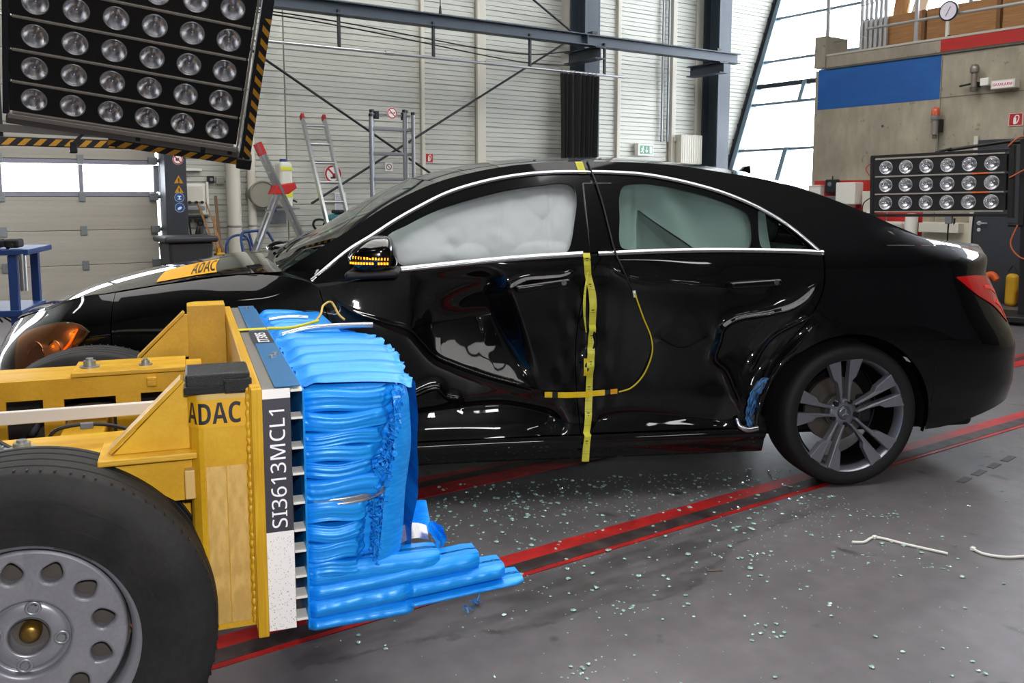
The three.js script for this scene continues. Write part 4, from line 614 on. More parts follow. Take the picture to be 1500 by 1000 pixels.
  mesh('bare_foil_fold', tube([[0.06, 0.868, -0.782], [0.12, 0.882, -0.778], [0.2, 0.887, -0.78], [0.28, 0.886, -0.782], [0.338, 0.884, -0.784]], 0.009, 40, 8), bareAlu, b);
  mesh('bare_foil_fold', tube([[0.05, 0.868, -1.14], [0.12, 0.874, -1.14], [0.18, 0.87, -1.13]], 0.007, 30, 8), bareAlu, b);
  // lower slabs pulled forward
  const slab = (x0, x1, y, h, z, d, tilt, s) => { const g = new THREE.BoxGeometry(x1 - x0, h, d, 40, 6, 8); const p = g.attributes.position; for (let i = 0; i < p.count; i++) { const X = p.getX(i) / (x1 - x0) + 0.5, yy = p.getY(i), zz = p.getZ(i); const rd = Math.pow(clamp(1 - Math.abs(yy) / (h / 2), 0, 1), 0.4), en = sstep(0, 0.06, X) * (1 - 0.5 * sstep(0.93, 1, X)); const n = (fbm(X * 2 + s, yy * 120 + s, 3) - 0.5) * 0.009 + (noise2(X * 14 + s, yy * 40) - 0.5) * 0.003; p.setXYZ(i, lerp(x0, x1, X), y + yy * (0.75 + 0.25 * en) + tilt * X + n * 0.5, z + (zz > 0 ? (zz - d / 2) + (d / 2) * 1 - 0.022 * (1 - rd * en) + n : zz)); } g.computeVertexNormals(); return mesh('lower_slab', g, blue, b); };
  slab(0.03, 0.35, 0.405, 0.055, -0.065, 0.08, -0.004, 1); slab(0.03, 0.45, 0.365, 0.046, -0.06, 0.08, 0.024, 2); slab(0.032, 0.27, 0.328, 0.05, -0.055, 0.08, 0.012, 3); slab(0.262, 0.515, 0.338, 0.04, -0.055, 0.08, 0.016, 4); slab(0.03, 0.28, 0.294, 0.034, -0.055, 0.08, 0.004, 6); slab(0.26, 0.565, 0.306, 0.02, -0.055, 0.08, 0.018, 5);
  mesh('torn_flap', grid(16, 8, (u, v) => [lerp(0.23, 0.36, u) + 0.01 * v, 0.405 + 0.055 * v * (0.4 + 0.6 * u) + 0.02 * u + 0.008 * Math.sin(u * 9), -0.16 - 0.1 * v + 0.02 * Math.sin(u * 7)]), blue, b);
  mesh('torn_flap', grid(6, 8, (u, v) => [0.352 + 0.035 * u + 0.008 * Math.sin(v * 5), lerp(0.395, 0.465, v) - 0.01 * Math.abs(u - 0.5), -0.13 + 0.02 * Math.sin(u * 5 + v * 3)]), blue, b);
  mesh('bare_foil_fold', grid(14, 6, (u, v) => [lerp(0.27, 0.35, u), 0.415 + 0.03 * v + 0.012 * Math.sin(u * 3.1), -0.14 - 0.03 * v]), bareAlu, b);
}
// ---------- lamp rigs ----------
function hazardTex(n) { return canvasTex(64 * n, 64, (c, w, h) => { c.fillStyle = '#c98f22'; c.fillRect(0, 0, w, h); c.fillStyle = '#18161a'; for (let k = -1; k < n + 1; k++) { c.beginPath(); c.moveTo(k * 64, 64); c.lineTo(k * 64 + 34, 64); c.lineTo(k * 64 + 66, 0); c.lineTo(k * 64 + 32, 0); c.fill(); } }); }
const reflector = new THREE.MeshStandardMaterial({ color: 0xe2e2e6, roughness: 0.22, metalness: 1, side: THREE.DoubleSide });
const lampGeo = { rim: new THREE.TorusGeometry(0.069, 0.004, 8, 36), bowl: lathe([[0.006, -0.052], [0.02, -0.05], [0.038, -0.04], [0.054, -0.022], [0.064, -0.006], [0.069, 0.002]], 36).rotateX(Math.PI / 2), bulb: lathe([[0, 0.0], [0.009, -0.004], [0.012, -0.016], [0.008, -0.03], [0.01, -0.05]], 16).rotateX(Math.PI / 2), lens: lathe([[0, 0.012], [0.03, 0.01], [0.055, 0.004], [0.068, -0.001]], 32).rotateX(Math.PI / 2) };
const bulbM = std(0xb9bac0, 0.15, 0.8), lensM = new THREE.MeshPhysicalMaterial({ color: 0xffffff, transmission: 1, roughness: 0.03, thickness: 0, side: THREE.DoubleSide });
function addLamp(rig, x, y) { const l = mesh('reflector_lamp', lampGeo.rim, M.alu, rig); l.position.set(x, y, 0.004); mesh('reflector', lampGeo.bowl, reflector, l); mesh('bulb', lampGeo.bulb, bulbM, l); mesh('lens', lampGeo.lens, lensM, l); return l; }
const rigBlack = std(0x0d0d0f, 0.5), rigRail = std(0x9b958e, 0.45, 0.4);
function lampRow(rig, y, n, px, ph) {
  const w = n * px, cx = (n - 1) * px / 2, face = poly([[-px * 0.62, y - ph / 2 + 0.008], [(n - 0.38) * px, y - ph / 2 + 0.008], [(n - 0.38) * px, y + ph / 2 - 0.008], [-px * 0.62, y + ph / 2 - 0.008]], Array.from({ length: n }, (_, i) => Array.from({ length: 28 }, (_, k) => [i * px + 0.068 * Math.cos(-k / 28 * 6.2832), y + 0.068 * Math.sin(-k / 28 * 6.2832)])));
  const r = mesh('lamp_row_panel', extrude(face, 0.006).translate(0, 0, -0.003), rigBlack, rig);
  mesh('row_back', box(w + px * 0.24, ph - 0.02, 0.01, cx, y, -0.07), rigBlack, r);
  for (let i = 0; i < n; i++) addLamp(rig, i * px, y);
}
{
  const px = 0.214, ph = 0.204, r = thing('lamp_rig', 'large hanging black rig of chrome reflector lamps with hazard striped edges', 'lamp rig', [-0.5686, 2.7431, 5.6456]);
  r.rotation.order = 'YXZ'; r.rotation.set(30.3 * D, -18.4 * D, -9.2 * D);
  for (let j = 0; j < 6; j++) { lampRow(r, -j * ph, 6, px, ph); mesh('row_rail', rbox(6.1 * px, 0.014, 0.02, 0.002, 2.5 * px, -j * ph - ph / 2, 0.006), rigRail, r); }
  const L = -0.66 * px, R = 5.66 * px, B = -5 * ph - ph / 2 - 0.02, T = 0.14;
  mesh('side_bar', rbox(0.035, T - B, 0.06, 0.004, L - 0.012, (T + B) / 2, -0.02), M.darkSteel, r); mesh('side_bar', rbox(0.012, T - B, 0.03, 0.003, R, (T + B) / 2, 0.01), rigRail, r);
  mesh('bottom_bar', rbox(R - L + 0.03, 0.05, 0.05, 0.004, (L + R) / 2, B - 0.045, -0.03), std(0x6a6560, 0.5, 0.3), r); mesh('bottom_rail', rbox(R - L, 0.03, 0.02, 0.003, (L + R) / 2, B - 0.005, 0.01), rigRail, r);
  mesh('frame_beam', rbox(0.07, T - B + 0.2, 0.1, 0.006, R + 0.06, (T + B) / 2 - 0.03, -0.07), M.darkSteel, r);
  const hz = (w, n) => { const g = grid(1, 1, (u, v) => [(u - 0.5) * w, (v - 0.5) * 0.045, 0, u, v]); return new THREE.Mesh(g, std(0xffffff, 0.5, 0, { map: hazardTex(n) })); };
  const h1 = hz(1.02, 12); h1.name = 'hazard_tape'; h1.rotation.z = Math.PI / 2; h1.position.set(R + 0.07, B + 0.4, -0.018); r.add(h1);
  mesh('frame_beam', rbox(0.9, 0.055, 0.07, 0.006, R - 0.34, B - 0.115, -0.07), M.darkSteel, r);
  const h2 = hz(0.9, 9); h2.name = 'hazard_tape'; h2.position.set(R - 0.34, B - 0.118, -0.033); r.add(h2);
  mesh('corner_pad', rbox(0.1, 0.08, 0.1, 0.01, R + 0.06, B - 0.12, -0.06), M.black, r);
  for (const [x, y] of [[0.6, B - 0.03], [1.0, B - 0.05], [1.17, B - 0.03]]) mesh('clamp', rbox(0.03, 0.04, 0.05, 0.006, x, y, -0.01), M.black, r);
  mesh('hanger', rod([2.5 * px, T, -0.1], [2.5 * px, T + 2.2, -0.1], 0.025), M.darkSteel, r);
  const f = thing('rig_frame', 'dark steel frame behind the hanging lamp rig with a hazard striped lower bar', 'frame', [-0.68, 1.62, 4.45]);
  mesh('lower_beam', rbox(1.7, 0.06, 0.06, 0.005, -0.07, 0.03, 0), M.darkSteel, f); mesh('upper_beam', bar([-0.9, 0.14, 0], [0.95, 0.09, 0], 0.05, 0.04), std(0x5a5753, 0.5, 0.3), f); mesh('upright', rbox(0.05, 3, 0.05, 0.005, -0.02, 1.5, -0.05), M.darkSteel, f); mesh('hook', rbox(0.05, 0.08, 0.05, 0.01, 0.42, 0.0, 0.01), M.black, f); mesh('strut', bar([0.42, 0.03, 0.03], [0.52, 0.13, 0.03], 0.02, 0.02), M.black, f);
  const h3 = hz(1.7, 18); h3.name = 'hazard_tape'; h3.position.set(-0.07, 0.028, 0.032); f.add(h3);
  for (const y of [0.75, 1.0, 0.5]) mesh('red_wire', tube([[-0.12, y, 0], [-0.07, y + 0.03, 0.02], [-0.04, y - 0.02, 0.02]], 0.005, 16, 5), M.red, f);
}
{
  const px = 0.214, ph = 0.192, r = thing('lamp_rig', 'small black rig of eighteen chrome reflector lamps on a stand by the concrete wall', 'lamp rig', [7.6321, 1.5861, 5.6177]);
  r.rotation.order = 'YXZ'; r.rotation.set(1.6 * D, -80.6 * D, 1.2 * D);
  for (let j = 0; j < 3; j++) lampRow(r, -j * ph, 6, px, ph);
  for (const y of [0.5, -0.5, -1.5, -2.5]) mesh('row_rail', rbox(6.1 * px, 0.014, 0.02, 0.002, 2.5 * px, y * ph, 0.006), rigRail, r);
  for (const y of [-0.5, -1.5]) mesh('orange_marker', rbox(0.16, 0.014, 0.008, 0.002, 4.5 * px, y * ph, 0.018), M.orange, r);
  const L = -0.68 * px, R = 5.7 * px;
  mesh('frame_bar', rbox(R - L + 0.05, 0.03, 0.05, 0.004, (L + R) / 2, 0.125, -0.02), rigBlack, r); mesh('frame_bar', rbox(R - L + 0.05, 0.03, 0.05, 0.004, (L + R) / 2, -0.52, -0.02), rigBlack, r);
  mesh('frame_bar', rbox(0.04, 0.66, 0.05, 0.004, L - 0.01, -0.2, -0.02), rigBlack, r); mesh('frame_bar', rbox(0.05, 0.72, 0.06, 0.004, R + 0.03, -0.19, -0.02), rigBlack, r); mesh('frame_bar', rbox(0.05, 0.85, 0.06, 0.004, R + 0.12, -0.2, -0.05), rigBlack, r);
  mesh('support_tube', rod([0.62, 0.155, -0.06], [1.5, 0.24, -0.06], 0.018), rigBlack, r); mesh('support_tube', rod([R, 0.2, -0.06], [R + 0.5, 0.2, -0.06], 0.022), rigBlack, r); mesh('support_tube', rod([0.5, 0.14, -0.05], [0.66, 0.17, -0.05], 0.014), rigBlack, r); mesh('support_tube', rod([R, -0.62, -0.06], [R + 0.5, -0.64, -0.06], 0.02), rigBlack, r);
  mesh('stand_pole', rbox(0.09, 2.1, 0.09, 0.01, R + 0.16, -0.53, -0.08), rigBlack, r); mesh('stand_foot', rbox(0.7, 0.06, 0.5, 0.01, R + 0.16, -1.55, -0.08), rigBlack, r);
  mesh('under_bracket', rbox(0.07, 0.08, 0.05, 0.008, 0.66, -0.57, -0.02), M.grey, r);
  for (const x of [0.66, 0.9]) mesh('cable', tube([[x, -0.52, -0.03], [x - 0.02, -0.75, -0.05], [x - 0.02, -1.1, -0.1], [x + 0.1, -1.4, -0.1]], 0.008, 24, 6), M.rubber, r);
  const or = std(0xb3582a, 0.6);
  mesh('cable', tube([[R + 0.0, 0.16, 0.02], [R + 0.1, 0.24, 0.02], [R + 0.45, 0.25, 0.0]], 0.008, 24, 6), or, r); mesh('cable', tube([[R + 0.02, -0.15, 0.02], [R + 0.15, -0.08, 0.03], [R + 0.42, 0.06, 0.02]], 0.008, 24, 6), or, r);
  mesh('cable', tube([[R + 0.1, -0.62, 0], [R + 0.05, -0.82, 0.02], [R + 0.16, -0.95, 0.02], [R + 0.45, -0.92, 0]], 0.008, 30, 6), or, r);
  mesh('cable', tube([[L - 0.02, 0.06, 0], [L - 0.07, 0.0, 0.02], [L - 0.03, -0.08, 0.02]], 0.005, 16, 6), M.red, r); mesh('cable', tube([[L - 0.02, -0.32, 0], [L - 0.09, -0.38, 0.02], [L - 0.1, -0.48, 0.02], [L - 0.02, -0.5, 0.02]], 0.006, 16, 6), M.black, r);
}
// ---------- along the back wall ----------
const SIGN = {
  ban: (draw) => canvasTex(128, 128, (c) => { c.fillStyle = '#e9e6e2'; c.beginPath(); c.arc(64, 64, 64, 0, 7); c.fill(); if (draw) draw(c); c.strokeStyle = '#a5202c'; c.lineWidth = 13; c.beginPath(); c.arc(64, 64, 55, 0, 7); c.stroke(); c.beginPath(); c.moveTo(26, 26); c.lineTo(102, 102); c.stroke(); }),
};
const disc = (r, d = 0.006) => new THREE.CylinderGeometry(r, r, d, 40).rotateX(Math.PI / 2);
function roundSign(name, label, p, r, tex, turn = 0) { const t = thing(name, label, 'sign', p, turn); mesh('plate', disc(r), M.white, t); mesh('print', new THREE.CircleGeometry(r * 0.985, 40).translate(0, 0, 0.0042), std(0xffffff, 0.45, 0, { map: tex }), t); return t; }
function plateSign(name, label, p, w, h, tex, turn = 0, cat = 'sign') { const t = thing(name, label, cat, p, turn); mesh('plate', rbox(w, h, 0.008, 0.002), M.white, t); mesh('print', new THREE.PlaneGeometry(w * 0.99, h * 0.99).translate(0, 0, 0.0048), std(0xffffff, 0.45, 0, { map: tex }), t); return t; }
const fireTex = canvasTex(128, 128, (c) => { c.fillStyle = '#a81f1c'; c.fillRect(0, 0, 128, 128); c.strokeStyle = '#f0e8e6'; c.lineWidth = 4; c.strokeRect(4, 4, 120, 120); c.fillStyle = '#f0e8e6'; c.beginPath(); c.roundRect(44, 44, 26, 68, 8); c.fill(); c.lineWidth = 9; c.beginPath(); c.moveTo(56, 46); c.bezierCurveTo(56, 14, 100, 16, 92, 52); c.bezierCurveTo(88, 80, 80, 92, 72, 104); c.stroke(); });
plateSign('fire_extinguisher_sign', 'small red square fire extinguisher sign on the ribbed back wall', [5.09, 1.82, 0.012], 0.13, 0.13, fireTex);
const flame = (c) => { c.fillStyle = '#1d1b1c'; c.fillRect(26, 58, 64, 9); c.beginPath(); c.arc(96, 58, 9, 0, 7); c.fill(); };
roundSign('no_smoking_sign', 'round red ringed no smoking sign on top rail of the scaffold tower', [4.17, 2.36, 0.66], 0.075, SIGN.ban(flame));
roundSign('prohibition_sign', 'largest round red ringed prohibition sign behind the leaning ladder', [3.6, 1.57, 0.015], 0.125, SIGN.ban((c) => { c.fillStyle = '#1d1b1c'; c.beginPath(); c.arc(76, 76, 17, 0, 7); c.fill(); c.fillRect(44, 84, 34, 12); }));
plateSign('small_prohibition_sign', 'small square white prohibition sign behind the scaffold tower', [4.44, 1.68, 0.012], 0.12, 0.12, canvasTex(128, 128, (c) => { c.fillStyle = '#eceae4'; c.fillRect(0, 0, 128, 128); c.strokeStyle = '#7d4a48'; c.lineWidth = 11; c.beginPath(); c.arc(64, 64, 42, 0, 7); c.stroke(); c.beginPath(); c.moveTo(35, 35); c.lineTo(93, 93); c.stroke(); }));
plateSign('notice_sheet', 'white printed paper notice behind the leaning ladder', [3.7, 1.2, 0.012], 0.17, 0.25, canvasTex(128, 190, (c, w, h) => { c.fillStyle = '#e4e4e6'; c.fillRect(0, 0, w, h); c.fillStyle = '#8b8ca8'; for (let y = 16; y < h - 10; y += 11) c.fillRect(12, y, 60 + ((y * 37) % 44), 4); }), 0, 'notice');
{
  const t = thing('exit_sign', 'green and white emergency exit sign box on the back wall', 'exit sign', [9.25, 2.05, 0.06]);
  mesh('box', rbox(0.36, 0.2, 0.09, 0.008), M.white, t);
  mesh('print', new THREE.PlaneGeometry(0.3, 0.14).translate(0.01, 0, 0.047), std(0xffffff, 0.4, 0, { map: canvasTex(300, 140, (c, w, h) => { c.fillStyle = '#0f7a55'; c.fillRect(0, 0, w, h); c.fillStyle = '#eef7f2'; c.fillRect(226, 14, 58, 112); c.beginPath(); c.arc(78, 28, 14, 0, 7); c.fill(); c.lineWidth = 16; c.strokeStyle = '#eef7f2'; c.beginPath(); c.moveTo(72, 46); c.lineTo(58, 82); c.lineTo(84, 100); c.lineTo(76, 130); c.moveTo(58, 82); c.lineTo(24, 112); c.moveTo(70, 50); c.lineTo(100, 70); c.moveTo(68, 50); c.lineTo(36, 62); c.stroke(); c.lineWidth = 14; c.beginPath(); c.moveTo(160, 18); c.lineTo(160, 104); c.moveTo(132, 78); c.lineTo(160, 112); c.lineTo(188, 78); c.stroke(); }) }), t);
}
{
  const t = thing('wall_cabinet', 'tall white slatted cabinet hanging on the wall beside the right steel column', 'cabinet', [10.25, 2.08, 0.1]);
  mesh('body', rbox(0.52, 0.5, 0.2, 0.006), M.cream, t); for (let k = 0; k < 9; k++) mesh('rib', rbox(0.012, 0.49, 0.006, 0.002, -0.22 + k * 0.055, 0, 0.102), M.cream, t); mesh('side_box', rbox(0.06, 0.08, 0.08, 0.006, -0.3, 0.17, -0.04), M.cream, t);
}
for (const [x, lab] of [[9.66, 'thin grey conduit left of the pair beside the right column'], [9.8, 'thin grey conduit ending above the white slatted cabinet']]) { const c = mesh('conduit', rod([x, 2.2, 0.05], [x, 8.9, 0.05], 0.02, 10), M.zinc); tag(c, lab, 'pipe'); }
for (const [x, r, z, lab] of [[2.2, 0.088, 0.16, 'thick white vertical pipe beside the wooden planks'], [2.45, 0.052, 0.1, 'thin white vertical pipe behind the blue hand truck']]) {
  const t = thing('wall_pipe', lab, 'pipe', [x, 0, z]); mesh('tube', rod([0, 0, 0], [0, 8.9, 0], r, 28), M.cream, t); for (const y of [0.9, 2.6, 4.3]) mesh('pipe_clip', lathe([[r + 0.003, y - 0.012], [r + 0.006, y], [r + 0.003, y + 0.012]], 28), M.zinc, t);
}
// crane runway beam with brackets, curtain rail, curtain, brace rods
{
  const bm = std(0x3d4650, 0.45, 0.25), t = thing('runway_beam', 'long dark steel runway beam carried across the back wall', 'beam', [0, 0, 1.0]);
  const ib = (y0, y1, x0, x1) => merge([rbox(x1 - x0, 0.016, 0.16, 0.003, (x0 + x1) / 2, y1 - 0.008, 0), rbox(x1 - x0, 0.016, 0.16, 0.003, (x0 + x1) / 2, y0 + 0.008, 0), box(x1 - x0, y1 - y0, 0.014, (x0 + x1) / 2, (y0 + y1) / 2, 0)]);
  mesh('beam', ib(3.46, 3.62, -4, 10.45).translate(0, 0, 0), bm, t);
  mesh('joint_plate', rbox(0.012, 0.15, 0.12, 0.002, 7.15, 3.54, 0.02), bm, t);
  for (const x of [7.75, 10.4]) { mesh('bracket', merge([rbox(0.2, 0.016, 0.75, 0.003, x - 0.35, 3.45, -0.3), rbox(0.2, 0.016, 0.75, 0.003, x - 0.35, 3.29, -0.3), box(0.014, 0.16, 0.75, x - 0.35, 3.37, -0.3)]), bm, t); mesh('clamp', rbox(0.1, 0.05, 0.12, 0.006, x - 0.45, 3.645, 0), M.black, t); }
  const cr = thing('curtain_rail', 'thin silver tube rail hung on dark hangers below the runway beam', 'rail', [0, 0, 1.0]);
  mesh('tube', rod([-1, 3.07, 0.02], [7.92, 3.06, 0.02], 0.02, 14), M.alu, cr);
  for (const x of [4.78 - 1.5, 4.6, 6.15, 7.52]) mesh('hanger', merge([rbox(0.035, 0.46, 0.035, 0.003, x, 3.29, 0.02), rbox(0.035, 0.035, 0.26, 0.003, x, 3.51, -0.1)]), M.darkSteel, cr);
  for (const x of [3.9, 5.4]) mesh('rail_coupling', rod([x, 3.068, 0.02], [x + 0.12, 3.068, 0.02], 0.029, 14), M.alu, cr);
  const cu = thing('curtain', 'black pleated curtain gathered on the rail in front of the left steel column', 'curtain', [7.03, 0, 1.02]);
  mesh('cloth', grid(220, 30, (u, v) => { const w = lerp(0.36, 0.33, Math.sin(v * 3.1)) + 0.02 * v, x = (u * 2 - 1) * w; return [x + 0.02 * (1 - v), 3.03 - v * 2.9, 0.05 * Math.sin(u * 46 + 2 * Math.sin(u * 9)) + 0.02 * Math.sin(u * 19 + v * 2)]; }), std(0x17171a, 0.9), cu);
  for (let k = 0; k < 9; k++) mesh('curtain_ring', new THREE.TorusGeometry(0.03, 0.004, 6, 16).rotateY(Math.PI / 2).translate(-0.32 + k * 0.08, 3.055, 0), M.steel, cu);
  const rods = [[[2.0, 3.32, 0.3], [5.55, 1.24, 0.3], 'long thin brace rod falling to the right behind the scaffold'], [[3.2, 1.18, 0.22], [7.6, 3.74, 0.22], 'long thin brace rod rising to the right behind the scaffold'], [[5.2, 5.0, 0.3], [7.6, 3.72, 0.3], 'short brace rod falling to the top of the left column'], [[7.3, 4.9, 1.0], [4.3, 3.05, 1.0].map((v, i) => [6.4, 4.3, 1.0][i]), 'thin cable above the runway beam']];
  rods.slice(0, 3).forEach(([p, q, lab]) => { const b = thing('brace_rod', lab, 'rod', [0, 0, 0]); mesh('bar', rod(p, q, 0.016, 10), M.darkSteel, b); mesh('end_clevis', rod([lerp(q[0], p[0], 0.04), lerp(q[1], p[1], 0.04), q[2]], q, 0.03, 10), M.darkSteel, b); });
  for (const [dy, lab] of [[0.0, 'upper black cable strung under the runway beam'], [-0.07, 'lower black cable strung under the runway beam']]) tag(mesh('overhead_cable', tube([[-1, 3.5 + dy * 0.3, 0.8], [3, 3.44 + dy * 0.6, 0.8], [6.2, 3.28 + dy * 1.6, 0.8], [7.1, 3.4 + dy * 3, 0.8]], 0.009, 80, 5), M.black), lab, 'cable');
  const dp = thing('drop_cable', 'thin black cable with plug hanging onto the runway beam', 'cable', [4.72, 3.62, 1.0]); mesh('wire', rod([0, 0.1, 0], [0, 5.2, 0], 0.007), M.black, dp); mesh('plug', rod([0, 0.0, 0], [0, 0.12, 0], 0.024, 10, 0.012), M.black, dp);
}
// ladders and scaffold
{
  const ld = thing('leaning_ladder', 'single aluminium ladder with red end caps leaning on the back wall', 'ladder', [0, 0, 0]);
  const top = [3.29, 2.30, 0.12], bot = [3.13, -0.02, 1.72], A = (t, s) => [lerp(bot[0], top[0], t) + s * (0.145 + 0.005 * t), lerp(0.02, top[1], t), lerp(bot[2], top[2], t)];
  for (const s of [-1, 1]) { const st = mesh('stile', bar(A(0, s), A(1, s), 0.03, 0.065), M.alu, ld); mesh('end_cap', bar(A(0.985, s), A(1.012, s), 0.036, 0.07), M.red, st); }
  for (let k = 1; k <= 9; k++) { const t = k / 9 * 0.97 - 0.02; mesh('rung', rod(A(t, -1), A(t, 1), 0.016, 12), M.alu, ld); }
  const sl = thing('step_ladder', 'aluminium combination step ladder with red joints and caps by the white pipes', 'ladder', [0, 0, 1.5]);
  const P = (x, y, z) => [x, y, z];
  for (const [dx, dz] of [[0, 0.2], [0.1, -0.2]]) { const st = mesh('stile', bar(P(2.02 + dx, 1.83, dz), P(2.86 + dx, 0.02, dz), 0.028, 0.07), M.alu, sl); mesh('end_cap', bar(P(2.01 + dx, 1.86, dz), P(2.065 + dx, 1.735, dz), 0.036, 0.078), M.red, st); const rl = mesh('rear_stile', bar(P(2.24 + dx, 1.36, dz), P(1.68 + dx, 0.02, dz), 0.028, 0.06), M.alu, sl); mesh('hinge', extrude(poly([[-0.13, -0.05], [-0.08, 0.05], [0.13, 0.08], [0.15, 0.02], [0.05, -0.05]]), 0.05, 0.008).translate(2.27 + dx, 1.35, dz - 0.025), M.red, sl); }
  mesh('spreader', bar(P(2.06, 1.12, 0.2), P(2.44, 1.14, 0.2), 0.02, 0.03), M.alu, sl); mesh('spreader_joint', rod(P(2.16, 1.12, 0.18), P(2.16, 1.12, 0.22), 0.02), M.blue, sl);
  for (let k = 0; k < 6; k++) { const t = 0.16 + k * 0.155; mesh('rung', rod(P(lerp(2.02, 2.86, t), lerp(1.83, 0.02, t), 0.2), P(lerp(2.12, 2.96, t), lerp(1.83, 0.02, t), -0.2), 0.015), M.alu, sl); }
  for (let k = 0; k < 4; k++) { const t = 0.2 + k * 0.24; mesh('rear_rung', rod(P(lerp(2.24, 1.68, t), lerp(1.36, 0.02, t), 0.2), P(lerp(2.34, 1.78, t), lerp(1.36, 0.02, t), -0.2), 0.015), M.alu, sl); }
  const sc = thing('scaffold_tower', 'folded aluminium scaffold tower with black caps standing at the back wall', 'scaffold', [4.16, 0, 0.6]), ga = std(0x8f9196, 0.42, 0.75);
  for (const [x, z, h] of [[-0.31, 0.08, 2.3], [-0.27, 0.02, 2.36], [-0.22, -0.06, 2.37], [0.2, 0.04, 2.38], [0.26, -0.02, 2.38], [0.31, 0.08, 2.35]]) { const p = mesh('upright', rod([x, 0.05, z], [x, h, z], 0.024, 14), ga, sc); mesh('end_cap', rod([x, h, z], [x, h + 0.035, z], 0.028, 12), M.black, p); mesh('castor', rod([x, 0.05, z - 0.02], [x, 0.05, z + 0.02], 0.05, 18), M.black, p); }
  for (const y of [0.35, 0.9, 1.5, 1.83, 2.15]) mesh('rung', rbox(0.62, 0.045, 0.05, 0.01, 0.0, y, 0.03), ga, sc);
  mesh('top_rail', rod([-0.3, 2.34, 0.02], [0.3, 2.34, 0.02], 0.014), ga, sc); mesh('red_bar', rbox(0.3, 0.035, 0.05, 0.008, 0.0, 1.23, 0.06), M.red, sc); mesh('platform', rbox(0.5, 0.05, 0.1, 0.008, 0, 1.16, 0.02), ga, sc);
  for (const x of [-0.2, 0.2]) mesh('clamp', rbox(0.06, 0.1, 0.06, 0.01, x, 2.33, 0.02), M.black, sc);
}
